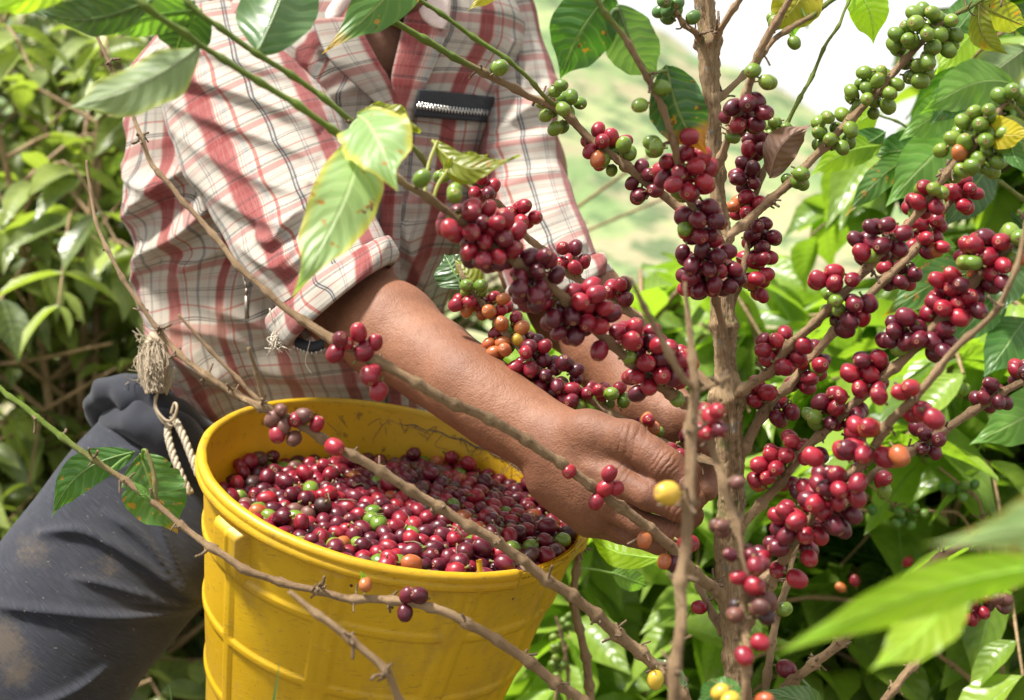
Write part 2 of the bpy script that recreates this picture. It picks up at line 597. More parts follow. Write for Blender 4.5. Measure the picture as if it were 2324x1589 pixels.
def coffee_bush(label, x, y, H, R, nlat, seed, mat='crown', leafL=.13, group=None, tmean=.35, bare=.25, lean=(0, 0), stems=3, name='coffee_bush', canes=0):
    r = np.random.default_rng(seed)
    z0 = float(ground_h(np.array(x), np.array(y)))
    root = empty(name, (x, y, z0), label, 'bush', group)
    wood = MB()
    B, D, NN, L, Wd, dr, tt = [], [], [], [], [], [], []
    stl = []
    for s in range(stems):
        a = r.uniform(0, 6.28)
        lx, ly = lean[0] + .22 * R * math.cos(a), lean[1] + .22 * R * math.sin(a)
        top = np.array([x + lx, y + ly, z0 + H * r.uniform(.85, 1.05)])
        mid = np.array([x + lx * .35 + r.normal() * .03, y + ly * .35 + r.normal() * .03, z0 + H * .5])
        st = catmull(np.array([[x + .04 * math.cos(a), y + .04 * math.sin(a), z0 - .03], mid, top]), .06)
        stl.append(st)
        rad = np.linspace(.016, .004, len(st))
        wood.add(*tube(st, rad, 7)[:2])
        for q in range(nlat):
            h = r.uniform(.16, 1.0)
            p0 = st[int(h * (len(st) - 1))]
            az = r.uniform(0, 6.28)
            ln = R * (1.08 - .55 * h) * r.uniform(.7, 1.1)
            dirv = np.array([math.cos(az), math.sin(az), 0])
            p1 = p0 + dirv * ln * .5 + np.array([0, 0, ln * r.uniform(.12, .38)])
            p2 = p0 + dirv * ln + np.array([0, 0, ln * r.uniform(-.25, .25)])
            lt = catmull(np.array([p0, p1, p2]), .035)
            wood.add(*tube(lt, np.linspace(.0052, .0018, len(lt)), 5, False)[:2])
            k0 = int(len(lt) * bare * r.uniform(.5, 1.3))
            tg = nrm(np.gradient(lt, axis=0))
            for i_ in range(k0, len(lt), 1):
                if r.random() < .30: continue
                sd = nrm(np.cross(tg[i_], [0, 0, 1.0]))
                for sg in (-1, 1):
                    if r.random() < .22: continue
                    B.append(lt[i_])
                    D.append(.55 * tg[i_] + sg * sd * r.uniform(.6, 1.0) + np.array([0, 0, r.uniform(-.55, .25)]) + r.normal(size=3) * .18)
                    NN.append(np.array([0, 0, 1.0]) + r.normal(size=3) * .35 - .25 * sg * sd * 0)
                    young = i_ / len(lt)
                    l_ = leafL * r.uniform(.6, 1.2) * (1 - .35 * max(0, young - .75) / .25)
                    L.append(l_); Wd.append(l_ * r.uniform(.19, .26)); dr.append(r.uniform(.05, .5))
                    tt.append(np.clip(r.normal(tmean + .5 * max(0, young - .7), .20) + (.4 if r.random() < .2 else 0) - (.25 if r.random() < .35 else 0), 0, 1))
    for q in range(canes):
        a = r.uniform(0, 6.28)
        s0 = stl[r.integers(len(stl))]
        p0 = s0[int(r.uniform(.1, .6) * len(s0))]
        p2 = p0 + np.array([r.uniform(.4, 1.1) * R * r.choice([1, 1, -1]), -R * r.uniform(.2, .9), R * r.uniform(.1, .7)])
        cn = catmull(np.array([p0, (p0 + p2) / 2 + r.normal(size=3) * .03, p2]), .05)
        wood.add(*tube(cn, np.linspace(.0062, .003, len(cn)), 6)[:2])
    wood.build('branch', BUSHBARK, root)
    V, F, U, T = crown_leaves(np.array(B), np.array(D), np.array(NN), np.array(L), np.array(Wd), np.array(dr), np.array(tt))
    mk('crown', V, F, LEAF[mat], root, uv=U, attrs={'tint': T})
    return root


def at(px, d):
    """ground position under a bush seen at column px, d metres off"""
    return (px - 1162) * K * d, d * math.cos(PITCH)


GL = 'coffee bushes growing on the left behind the picker'
for px, d, H, R, nl, sd, tm, lab in (
        (120, 2.8, 1.80, .62, 26, 11, .42, 'leafy coffee bush at the left edge with bright glossy leaves, nearest behind the thigh'),
        (-240, 2.9, 1.75, .6, 20, 12, .35, 'coffee bush half cut off by the left edge of the picture'),
        (430, 3.0, 1.70, .60, 26, 13, .45, 'coffee bush with lime leaves directly left of the plaid shirt'),
        (20, 3.5, 2.1, .8, 24, 14, .30, 'darker coffee bush deep behind the left bushes'),
        (420, 3.8, 2.2, .85, 26, 15, .34, 'tall coffee bush deep behind the shoulder on the left'),
        (760, 3.3, 1.9, .7, 20, 16, .3, 'coffee bush mostly hidden behind the picker and the bucket')):
    coffee_bush(lab, *at(px, d), H, R, nl, sd, 'crown_left', .12, GL, tm, .30, stems=4, canes=24)
GR = 'coffee bushes growing on the right behind the coffee tree'
for px, d, H, R, nl, sd, tm, lab, ln in (
        (1420, 2.3, 1.24, .55, 30, 21, .66, 'low bright green coffee bush between the picker and the trunk', .14),
        (1760, 2.2, 1.18, .55, 30, 22, .66, 'bright coffee bush just right of the trunk with broad sunlit leaves', .15),
        (2150, 2.0, 1.25, .55, 26, 23, .66, 'coffee bush behind the red cherry branches on the right', .15),
        (2560, 2.0, 1.85, .56, 28, 24, .60, 'tall coffee bush with large leaves at the right edge', .16),
        (1300, 2.9, .95, .5, 18, 25, .35, 'dark low coffee bush seen under the picking hand', .14),
        (1650, 3.1, 1.0, .6, 22, 26, .4, 'coffee bush in the gap low behind the trunk', .14),
        (2080, 2.9, 1.15, .7, 24, 27, .55, 'second row coffee bush on the right', .14),
        (2700, 3.0, 1.9, .75, 26, 28, .5, 'tall coffee bush in the second row at the right edge', .15),
        (1000, 2.7, .85, .5, 16, 29, .25, 'small dark coffee bush behind the bucket', .13)):
    coffee_bush(lab, *at(px, d), H, R, nl, sd, 'crown' if d < 2.6 else 'crown_far', ln, GR, tm, .2, stems=4)

# ------------------------------------------------------------------ the yellow bucket
BC = np.array([(903.3 - 1162) * K * 1.3, -(1087.9 - 794.5) * K * 1.3, 1.3])
BN = np.array([.22740, .92448, -.30599]); BN /= np.linalg.norm(BN)
BU = nrm(np.cross(BN, [0, 0, 1.0])); BW = np.cross(BN, BU)
BR, BTAPER, BH = .1795, .165, .38


def bk(r, t, s):
    """bucket frame -> world: radius, angle, depth below the rim"""
    r, t, s = np.broadcast_arrays(np.asarray(r, float), np.asarray(t, float), np.asarray(s, float))
    c = BC + (r * np.cos(t))[..., None] * BU + (r * np.sin(t))[..., None] * BW - s[..., None] * BN
    return W(c)


def bk_px(t, r=BR, s=0.0):
    c = BC + r * (math.cos(t) * BU + math.sin(t) * BW) - s * BN
    return 1162 + c[0] / c[2] / K, 794.5 - c[1] / c[2] / K


_ts = np.linspace(0, 2 * np.pi, 2000)
_fr = [t_ for t_ in _ts if (BC + BR * (math.cos(t_) * BU + math.sin(t_) * BW))[2] < 1.3]


def t_of(px):
    return min(_fr, key=lambda t_: abs(bk_px(t_)[0] - px))


N = NT('yellow_plastic')
ob = N.coord('Object')
n1, n2, n3 = N.noise(ob, 9, 4), N.noise(ob, 70, 4, .7), N.noise(N.scale(ob, (1, 1, 7)), 60, 3, .7)
c = N.mix(N.ss(n1, .3, .7), (.50, .30, .007), (.60, .38, .010))
c = N.mix(N.math('MULTIPLY', N.ss(n2, .56, .74), .45), c, (.42, .27, .03))
c = N.mix(N.math('MULTIPLY', N.ss(n3, .60, .68), .6), c, (.24, .15, .03))
c = N.mix(N.math('MULTIPLY', N.ss(N.noise(N.scale(ob, (1, 1, .35)), 26, 5, .75), .56, .72), .5), c, (.33, .21, .04))
c = N.mix(N.math('MULTIPLY', N.ss(N.noise(ob, 330, 2), .70, .74), .7), c, (.10, .06, .02))
c = N.mix(N.math('MULTIPLY', N.ss(N.noise(N.scale(ob, (1, 1, .5)), 7, 6, .75), .50, .68), .55), c, (.30, .19, .05))
sc = N.noise(N.scale(ob, (3, 3, 40)), 9, 3, .8, .6)
c = N.mix(N.math('MULTIPLY', N.ss(sc, .66, .70), .5), c, (.72, .52, .12))
nb = N.bump(N.math('ADD', n1, N.math('MULTIPLY', n3, .3)), .25, .002)
sh = N.pr(c, N.math('ADD', .34, N.math('MULTIPLY', n2, .2)), nb, Specular_IOR_Level=.45)
YEL = N.done(add_translucent(N, sh, (.95, .55, .02), .13))
N = NT('yellow_plastic_inside')
ob = N.coord('Object')
n1, n2 = N.noise(ob, 14, 4), N.noise(ob, 90, 5, .75)
c = N.mix(N.ss(n1, .3, .7), (.60, .34, .008), (.68, .43, .012))
c = N.mix(N.math('MULTIPLY', N.ss(n2, .58, .68), .75), c, (.10, .055, .02))
c = N.mix(N.math('MULTIPLY', N.ss(n1, .5, .75), .5), c, (.36, .22, .03))
YELIN = N.done(add_translucent(N, N.pr(c, .45), (.95, .5, .015), .16))

bucket = empty('bucket', bk(0, 0, BH), 'yellow plastic bucket full of picked coffee cherries, hung in front of the picker', 'bucket')
na, ns = 420, 230
ta = np.linspace(0, 2 * np.pi, na, endpoint=False)
sa = np.linspace(.0, BH, ns)
T_, S_ = np.meshgrid(ta, sa)
R_ = BR - .004 - BTAPER * S_
sm = lambda x, a, b: np.clip((x - a) / (b - a), 0, 1) ** 2 * (3 - 2 * np.clip((x - a) / (b - a), 0, 1))
bnd = lambda x, c_, w_, e: sm(x, c_ - w_ - e, c_ - w_ + e) * (1 - sm(x, c_ + w_ - e, c_ + w_ + e))
rib = np.zeros_like(R_)
vt = [t_of(x_) for x_ in (520, 745, 1068)]
dv = abs(vt[2] - vt[1])
vt += [t_of(1270)] + [vt[0] - dv * i_ for i_ in (1, 2, 3, 4, 5)]
for t0 in vt:
    da = (T_ - t0 + np.pi) % (2 * np.pi) - np.pi
    rib = np.maximum(rib, bnd(da * R_, 0, .0052, .0013) * sm(S_, .016, .019))
for s0 in (.066, .135, .204, .272):
    rib = np.maximum(rib, bnd(S_, s0, .0042, .0013))
R_ = R_ + .0021 * rib + .0009 * np.cos(2 * T_ + 1)
R_ = R_ + .0012 * wav(T_ * 3, S_ * 20, 4, 4)
V = bk(R_, T_, S_).reshape(-1, 3)
wall = MB()
wall.add(V, grid_faces(ns, na, True))
# the bottom disc
rb = R_[-1]
Vb = np.concatenate([bk(rb, ta, BH), bk(np.zeros(1), 0, BH)])
wall.add(Vb, [[(i_ + 1) % na, i_, na] for i_ in range(na)])
# inner skin, 2.5 mm thick walls
si = np.linspace(.001, BH - .004, 60)
Ti, Si = np.meshgrid(ta, si)
Vi = bk(BR - .0068 - BTAPER * Si + .0009 * np.cos(2 * Ti + 1) + .0012 * wav(Ti * 3, Si * 20, 4, 4), Ti, Si)
wall.add(Vi.reshape(-1, 3), grid_faces(60, na, True)[:, ::-1], m=1)
wall.build('wall', [YEL, YELIN], bucket)
# rim: a rolled lip with a step; torn on the right front
prof = np.array([[-.0072, .004], [-.0072, -.0012], [-.0058, -.0028], [-.003, -.0034], [-.0006, -.0026], [.0012, -.0006],
                 [.0016, .002], [.0008, .0042], [.0006, .0052], [.0018, .0062], [.0020, .0105], [.0012, .0122], [-.0036, .0130]])
tA, tB = sorted((t_of(1175), t_of(1330)))
if tB - tA > np.pi: tA, tB = tB, tA + 2 * np.pi
tm_ = np.linspace(0, 2 * np.pi, 640, endpoint=False)
in_t = ((tm_ - tA) % (2 * np.pi)) < ((tB - tA) % (2 * np.pi))
ramp = np.where(in_t, sm((tm_ - tA) % (2 * np.pi), 0, .06) * (1 - sm((tm_ - tA) % (2 * np.pi), ((tB - tA) % 6.2832) - .05, (tB - tA) % 6.2832)), 0)
jag = np.cumsum(rng.normal(size=640)) * .0006
jag = (jag - np.linspace(jag[0], jag[-1], 640)) + .0012 * np.abs(rng.normal(size=640))
Rr = BR + prof[None, :, 0] - ramp[:, None] * np.clip(prof[None, :, 0] + .003, 0, 1) * .9
Sr = prof[None, :, 1] + ramp[:, None] * np.where(prof[None, :, 1] < .004, .0052 + jag[:, None], .001)
V = bk(Rr + .0009 * np.cos(2 * tm_ + 1)[:, None] + .0004 * wav(tm_ * 14, tm_ * 0, 3)[:, None], tm_[:, None] * np.ones(len(prof)), Sr)
m_ = len(prof)
F = []
for i_ in range(640):
    for j_ in range(m_ - 1):
        F.append([i_ * m_ + j_, ((i_ + 1) % 640) * m_ + j_, ((i_ + 1) % 640) * m_ + j_ + 1, i_ * m_ + j_ + 1])
mk('rim', V.reshape(-1, 3), F, YEL, bucket)
# torn curl of lip standing up at the front
tc = t_of(1100)
pth = np.array([bk(BR - .006, tc, .004), bk(BR - .009, tc + .004, -.004), bk(BR - .012, tc + .012, -.011)])
cr = MB()
pp = catmull(pth, .002)
sd_ = nrm(np.cross(np.gradient(pp, axis=0), W(BC)[None] - pp))
V = np.concatenate([pp - sd_ * .0026, pp + sd_ * .0026, pp + sd_ * .0026 + VD(0, 0, .0016), pp - sd_ * .0026 + VD(0, 0, .0016)])
q_ = len(pp)
F = []
for a_, b_ in ((0, 1), (1, 2), (2, 3), (3, 0)):
    for i_ in range(q_ - 1): F.append([a_ * q_ + i_, b_ * q_ + i_, b_ * q_ + i_ + 1, a_ * q_ + i_ + 1])
F += [[0, q_, 2 * q_, 3 * q_], [q_ - 1, 4 * q_ - 1, 3 * q_ - 1, 2 * q_ - 1]]
mk('rim_splinter', V, F, YEL, bucket)


def lug(t0):
    """raised boss under the rim that held the handle"""
    tt = np.linspace(-.135, .135, 26)
    ss = np.linspace(.013, .076, 22)
    Tl, Sl = np.meshgrid(tt, ss)
    out = .0135 * np.minimum(bnd(Tl, 0, .112, .022), bnd(Sl, .042, .0255, .005)) * (1 - .35 * sm(Sl, .04, .075))
    out += .0018 * bnd(Tl, -.02, .006, .003) * bnd(Sl, .04, .02, .004)
    V = bk(BR - .0055 - BTAPER * Sl + out, t0 + Tl, Sl)
    return mk('handle_lug', V.reshape(-1, 3), grid_faces(22, 26), YEL, bucket)


lug(t_of(528))
lug(t_of(528) + np.pi)
# brown cord stuck along the inside of the back rim
N = NT('old_cord'); ob = N.coord()
CORD = N.done(N.pr(N.mix(N.noise(ob, 240, 3), (.07, .045, .025), (.26, .19, .11)), .85, N.bump(N.noise(ob, 300), .6, .002)))
b0 = max(_ts, key=lambda t_: (BC + BR * (math.cos(t_) * BU + math.sin(t_) * BW))[2])
tl = np.linspace(b0 - .75, b0 + .95, 150)
mb = MB()
thick = np.interp(tl, [b0 - .75, b0 + .95], [.0005, .0012]) + .0016 * np.abs(wav(tl * 30, tl * 0, 8, 4)) * (np.abs(tl - b0 - .55) < .3)
mb.add(*tube(bk(BR - .0092, tl, .0135 + .0012 * np.sin(tl * 40)), thick, 7, rough=.2)[:2])
for i_ in range(60):
    t_ = rng.uniform(b0 - .7, b0 + .9)
    a_ = bk(BR - .010, t_, .0135)
    pth = np.array([a_, a_ + rng.normal(size=3) * .004 - [0, 0, .003], a_ + rng.normal(size=3) * .007 - [0, 0, .006]])
    mb.add(*tube(catmull(pth, .002), .0003, 4)[:2])
mb.build('cord', CORD, bucket)

# ------------------------------------------------------------------ cherries heaped in the bucket
gup = np.array([0, math.cos(PITCH), -math.sin(PITCH)])
hn = nrm(.5 * BN + .5 * gup)                         # normal of the heap
hu = nrm(np.cross(hn, [0, 0, 1.0])); hw = np.cross(hn, hu)
HC = BC - .013 * BN
n_c = 1010
rs = np.random.default_rng(42)
rad = .0076 * rs.uniform(.86, 1.10, n_c)
rr_ = .165 * np.sqrt(rs.random(n_c)); aa = rs.uniform(0, 6.283, n_c)
Pp = HC + (rr_ * np.cos(aa))[:, None] * hu + (rr_ * np.sin(aa))[:, None] * hw + rs.uniform(-.035, .012, n_c)[:, None] * hn
for it in range(110):
    D_ = Pp[:, None] - Pp[None]
    dd = np.sqrt((D_ ** 2).sum(-1)) + np.eye(n_c) * 9
    ov = np.clip((rad[:, None] + rad[None]) * .97 - dd, 0, None)
    i_, j_ = np.nonzero(ov)
    push = np.zeros_like(Pp)
    np.add.at(push, i_, D_[i_, j_] / dd[i_, j_][:, None] * (ov[i_, j_] * .36)[:, None])
    Pp = Pp + push
    if it < 95: Pp = Pp - hn * .0007
    q = Pp - BC
    s_ = -(q @ BN)
    rad_v = q + s_[:, None] * BN
    rl = np.linalg.norm(rad_v, axis=1)
    lim = BR - .0085 - BTAPER * s_ - rad
    over = rl > lim
    Pp[over] -= (rad_v[over] / rl[over][:, None]) * (rl - lim)[over][:, None]
    h_ = (Pp - HC) @ hn
    dome = .012 * (1 - (np.linalg.norm((Pp - HC) - h_[:, None] * hn, axis=1) / .17) ** 2)
    low = h_ < -.036 + dome
    Pp[low] += hn * (-.036 + dome - h_)[low][:, None]
h_ = (Pp - HC) @ hn
# how openly each one lies on top: nothing above it
vis = np.zeros(n_c)
for i_ in range(n_c):
    d = Pp - Pp[i_]
    up = d @ hn
    lat = np.linalg.norm(d - up[:, None] * hn, axis=1)
    vis[i_] = -np.sum((up > .003) * np.clip(1 - lat / .0125, 0, 1)) + h_[i_] * 8
order = np.argsort(-vis)
keys = ['R'] * 17 + ['D'] * 19 + ['O', 'O', 'B', 'B', 'G', 'G', 'K']
GB = {'R': ('bright red', 'ripe bright red coffee cherry lying in the heap inside the yellow bucket'),
      'D': ('maroon', 'dark maroon coffee cherry lying in the heap inside the yellow bucket'),
      'K': ('blackened', 'blackened dried coffee cherry lying in the heap inside the yellow bucket'),
      'O': ('orange', 'orange half ripe coffee cherry lying in the heap inside the yellow bucket'),
      'Y': ('yellow', 'yellowish unripe coffee cherry lying in the heap inside the yellow bucket'),
      'B': ('brown', 'dull brown coffee cherry lying in the heap inside the yellow bucket'),
      'G': ('green', 'green unripe coffee cherry lying in the heap inside the yellow bucket')}
rest = {}
for n_, i_ in enumerate(order):
    k_ = random.choice(keys)
    wp = W(Pp[i_])
    ax = rs.normal(size=3); ax = nrm(ax - .55 * (ax @ hn) * hn)
    ax = VD(*ax)
    if n_ < 300:
        o = cherry(k_, wp, ax, rad[i_] / .0070, name='picked_cherry')
        tag(o, GB[k_][1], 'coffee cherry', 'picked %s cherries in the bucket' % GB[k_][0])
    else:
        rest.setdefault(k_, []).append((wp, ax, rad[i_] / .0070))
V_, F_, M_, nn, mats_ = [], [], [], 0, []
for k_, lst in rest.items():
    me = CHM[k_][0]
    co = np.empty(len(me.vertices) * 3); me.vertices.foreach_get('co', co); co = co.reshape(-1, 3)
    fs = [list(p.vertices) for p in me.polygons]
    mats_.append(CH[k_])
    for wp, ax, sc in lst:
        R3 = np.array(Vector(ax).to_track_quat('Z', 'Y').to_matrix())
        V_.append((co * sc) @ R3.T + wp)
        F_ += [[v + nn for v in f] for f in fs]
        M_ += [len(mats_) - 1] * len(fs)
        nn += len(co)
o = mk('picked_cherry_heap', np.concatenate(V_), F_, mats_, fm=M_)
tag(o, 'rest of the coffee cherries heaped beneath the top layer in the yellow bucket', 'coffee cherries', kind='stuff')
# dry stalks and bits lying on the heap
top = [i_ for i_ in order[:160]]
mb = MB()
for q in range(26):
    c0 = W(Pp[top[rs.integers(len(top))]]) + VD(*hn) * .0075
    d = VD(*nrm(rs.normal(size=3) * np.array([1, .25, 1])))
    l_ = rs.uniform(.006, .02)
    pth = np.array([c0 - d * l_ / 2, c0 + rs.normal(size=3) * .002, c0 + d * l_ / 2])
    mb.add(*tube(catmull(pth, .003), .0006, 5)[:2])
o = mb.build('dry_stalks', [CORD])
tag(o, 'dry cherry stalks and litter scattered on the heap in the bucket', 'stalks', kind='stuff')

# ------------------------------------------------------------------ the picker
def sdf_mesh(prims, lo, hi, h):
    """prims: list of (a, b, ra, rb, k): round cones joined with a smooth minimum; surface nets"""
    lo, hi = np.array(lo, float), np.array(hi, float)
    n = np.ceil((hi - lo) / h).astype(int) + 1
    BS = 20
    G = np.full(n, 1.0, np.float32)
    Am = np.array([p[0] for p in prims]); Bm = np.array([p[1] for p in prims])

    def ev(p, sel):
        d = None
        for q in sel:
            a, b, ra, rb, k = prims[q]
            ba = b - a
            l2 = ba @ ba + 1e-12
            t = np.clip(((p - a) @ ba) / l2, 0, 1)
            dq = np.linalg.norm(p - a - t[..., None] * ba, axis=-1) - (ra + (rb - ra) * t)
            if d is None: d = dq
            else:
                hh = np.clip(k - np.abs(d - dq), 0, None) / k
                d = np.minimum(d, dq) - hh * hh * k * .25
        return d
    half = BS * h * .5 * 1.75
    for bx in range(0, n[0], BS):
        for by in range(0, n[1], BS):
            for bz in range(0, n[2], BS):
                c = lo + (np.array([bx, by, bz]) + BS / 2) * h
                sel = []
                dmin = 9
                for q, (a, b, ra, rb, k) in enumerate(prims):
                    ba = b - a
                    t = np.clip(((c - a) @ ba) / (ba @ ba + 1e-12), 0, 1)
                    dq = np.linalg.norm(c - a - t * ba) - max(ra, rb)
                    dmin = min(dmin, dq)
                    if dq < half + .035: sel.append(q)
                if dmin > half + .012 or not sel: continue
                ex = np.minimum([bx + BS, by + BS, bz + BS], n)
                xs = [lo[q] + np.arange(b_, e_) * h for q, b_, e_ in zip(range(3), (bx, by, bz), ex)]
                g = np.stack(np.meshgrid(*xs, indexing='ij'), -1)
                G[bx:ex[0], by:ex[1], bz:ex[2]] = ev(g, sel)
    S = G < 0
    cells = np.zeros(n - 1, np.uint8)
    cs = [S[i:n[0] - 1 + i, j:n[1] - 1 + j, k:n[2] - 1 + k] for i in (0, 1) for j in (0, 1) for k in (0, 1)]
    tot = sum(c.astype(np.uint8) for c in cs)
    act = (tot > 0) & (tot < 8)
    idx = np.argwhere(act)
    cid = np.full(n - 1, -1, np.int32)
    cid[tuple(idx.T)] = np.arange(len(idx))
    acc = np.zeros((len(idx), 3)); cnt = np.zeros(len(idx))
    cor = [(i, j, k) for i in (0, 1) for j in (0, 1) for k in (0, 1)]
    for p, a in enumerate(cor):
        for b in cor[p + 1:]:
            if sum(abs(x - y) for x, y in zip(a, b)) != 1: continue
            va = G[tuple((idx + a).T)]; vb = G[tuple((idx + b).T)]
            m = (va < 0) != (vb < 0)
            t = np.where(m, va / (va - vb + 1e-20), 0)[:, None]
            acc += np.where(m[:, None], np.array(a) + t * (np.array(b) - np.array(a)), 0)
            cnt += m
    V = lo + (idx + acc / cnt[:, None]) * h
    F = []
    for ax in range(3):
        o1, o2 = [(1, 2), (2, 0), (0, 1)][ax]
        s0 = [slice(1, -1)] * 3; s1 = [slice(1, -1)] * 3
        s0[ax] = slice(0, -1); s1[ax] = slice(1, None)
        A, B = S[tuple(s0)], S[tuple(s1)]
        for flip in (False, True):
            e = np.argwhere((A & ~B) if not flip else (~A & B))
            if not len(e): continue
            base = e + 1; base[:, ax] -= 1
            q = []
            for d1, d2 in ((-1, -1), (0, -1), (0, 0), (-1, 0)):
                c = base.copy(); c[:, o1] += d1; c[:, o2] += d2
                q.append(cid[tuple(c.T)])
            q = np.stack(q, 1)
            F.append(q[:, ::-1] if flip else q)
    F = np.concatenate(F)
    F = F[(F >= 0).all(1)]
    return V, F


def smooth_mesh(V, F, it=2, lam=.5):
    for _ in range(it):
        acc = np.zeros_like(V); cnt = np.zeros(len(V))
        for i in range(4):
            np.add.at(acc, F[:, i], V[F[:, (i + 1) % 4]]); np.add.at(cnt, F[:, i], 1)
            np.add.at(acc, F[:, i], V[F[:, (i + 3) % 4]]); np.add.at(cnt, F[:, i], 1)
        V = V + lam * (acc / cnt[:, None] - V)
    return V


PR = []


def chain(pts, k=.02):
    """(x, y, depth, radius) joints joined as tapered limbs"""
    for a, b in zip(pts[:-1], pts[1:]):
        PR.append((P(*a[:3]), P(*b[:3]), a[3], b[3], k))


# trunk of the body, neck, head
chain([(690, 1020, 1.66, .11), (740, 760, 1.645, .10), (790, 450, 1.64, .105), (830, 200, 1.635, .10)], .06)
chain([(560, 170, 1.64, .06), (840, 130, 1.63, .085), (1090, 110, 1.65, .055)], .05)
chain([(868, 140, 1.555, .066), (880, 20, 1.60, .062), (893, -100, 1.61, .056)], .04)
chain([(905, -330, 1.60, .092), (905, -190, 1.565, .075)], .04)
chain([(870, -55, 1.53, .030), (905, -36, 1.475, .0285), (950, -55, 1.53, .030)], .03)
chain([(905, -190, 1.485, .008), (905, -150, 1.462, .0125)], .015)          # nose
chain([(885, -95, 1.482, .008), (925, -95, 1.482, .008)], .012)            # mouth
chain([(790, -190, 1.60, .012), (795, -150, 1.60, .010)], .008)            # ears
chain([(1020, -190, 1.60, .012), (1015, -150, 1.60, .010)], .008)
chain([(860, -235, 1.497, .014), (860, -236, 1.497, .014)], .012)
chain([(950, -235, 1.497, .014), (950, -236, 1.497, .014)], .012)
# hips and thighs inside the trousers
chain([(560, 1080, 1.62, .085), (430, 1120, 1.56, .080), (250, 1280, 1.44, .07)], .05)
chain([(700, 1080, 1.66, .09), (820, 1250, 1.68, .075), (815, 1500, 1.68, .065)], .05)
# right arm and hand
chain([(560, 170, 1.62, .055), (650, 420, 1.50, .045), (745, 645, 1.41, .040)], .03)
chain([(745, 645, 1.41, .040), (800, 690, 1.36, .042), (886, 754, 1.30, .0400), (988, 824, 1.255, .0320), (1060, 876, 1.22, .029),
       (1140, 935, 1.20, .0268), (1205, 975, 1.185, .0262)], .03)
chain([(1205, 972, 1.185, .0255), (1262, 1012, 1.17, .0262), (1310, 1050, 1.157, .026)], .02)
chain([(1255, 1000, 1.17, .020), (1335, 985, 1.14, .0165), (1425, 1000, 1.118, .0160)], .016)   # thumb base
chain([(1275, 1040, 1.155, .019), (1400, 1092, 1.118, .0128)], .014)
chain([(1270, 1065, 1.16, .019), (1388, 1135, 1.122, .0130)], .014)
chain([(1262, 1085, 1.165, .018), (1368, 1170, 1.14, .0130)], .014)
chain([(1250, 1090, 1.17, .017), (1335, 1183, 1.16, .0125)], .014)
chain([(1290, 1090, 1.165, .020), (1345, 1130, 1.15, .020)], .02)
chain([(1375, 1040, 1.145, .017), (1500, 1108, 1.122, .010)], .008)
chain([(1425, 1000, 1.118, .0152), (1478, 1033, 1.103, .0135), (1512, 1058, 1.096, .0138)], .006)   # thumb
chain([(1512, 1058, 1.096, .0132), (1548, 1088, 1.094, .0110), (1566, 1112, 1.096, .0085)], .006)
chain([(1400, 1088, 1.118, .0132), (1470, 1124, 1.097, .0116), (1543, 1152, 1.092, .0112)], .004)   # index
chain([(1543, 1152, 1.092, .0110), (1572, 1135, 1.118, .0092), (1572, 1112, 1.135, .008)], .004)
chain([(1384, 1142, 1.125, .0128), (1450, 1187, 1.112, .0104), (1526, 1210, 1.106, .0100)], .003)   # middle
chain([(1526, 1210, 1.106, .0098), (1570, 1170, 1.13, .009), (1568, 1145, 1.15, .008)], .004)
chain([(1368, 1170, 1.142, .0125), (1430, 1212, 1.138, .0100), (1495, 1232, 1.136, .0094)], .003)   # ring
chain([(1495, 1232, 1.136, .0092), (1550, 1195, 1.15, .0085), (1548, 1170, 1.165, .0075)], .004)
chain([(1335, 1183, 1.162, .0120), (1410, 1206, 1.15, .0100), (1470, 1222, 1.148, .009)], .004)     # little
chain([(1470, 1222, 1.148, .0088), (1500, 1205, 1.168, .0078), (1500, 1185, 1.18, .007)], .004)
# tendons and a vein raised on the back of the hand and wrist
chain([(1275, 1038, 1.1385, .0022), (1340, 1064, 1.121, .0022), (1402, 1090, 1.1058, .0020)], .007)
chain([(1272, 1062, 1.1425, .0022), (1330, 1098, 1.126, .0022), (1384, 1136, 1.1115, .0020)], .007)
chain([(1262, 1084, 1.1490, .0022), (1320, 1128, 1.138, .0022), (1364, 1166, 1.1285, .0020)], .007)
chain([(1140, 925, 1.1755, .0016), (1200, 968, 1.1595, .0018), (1250, 1020, 1.146, .0018), (1300, 1052, 1.133, .0016)], .006)
# left arm and hand
chain([(1090, 110, 1.64, .055), (1175, 380, 1.56, .046), (1240, 600, 1.47, .043)], .03)
chain([(1240, 600, 1.47, .043), (1310, 690, 1.41, .042), (1390, 800, 1.34, .036), (1450, 880, 1.29, .028), (1480, 918, 1.27, .026)], .03)
chain([(1480, 918, 1.27, .025), (1535, 965, 1.245, .026)], .02)
chain([(1515, 930, 1.25, .016), (1570, 945, 1.225, .0125), (1600, 985, 1.205, .0115), (1612, 1030, 1.195, .009)], .01)
chain([(1535, 975, 1.245, .018), (1585, 1010, 1.235, .011), (1612, 1075, 1.215, .0105), (1608, 1115, 1.20, .0085)], .006)
chain([(1545, 960, 1.25, .018), (1610, 985, 1.245, .011), (1640, 1050, 1.23, .0105), (1632, 1100, 1.21, .0085)], .006)
chain([(1530, 985, 1.25, .018), (1565, 1035, 1.245, .011), (1588, 1095, 1.23, .010), (1590, 1128, 1.215, .008)], .006)
chain([(1520, 990, 1.255, .017), (1545, 1050, 1.255, .010), (1560, 1098, 1.245, .009)], .006)
pa = np.array([np.minimum(p[0] - p[2], p[1] - p[3]) for p in PR]).min(0) - .02
pb = np.array([np.maximum(p[0] + p[2], p[1] + p[3]) for p in PR]).max(0) + .02
BV, BF = sdf_mesh(PR, pa, pb, .0025)
BV = smooth_mesh(BV, BF, 1, .5)

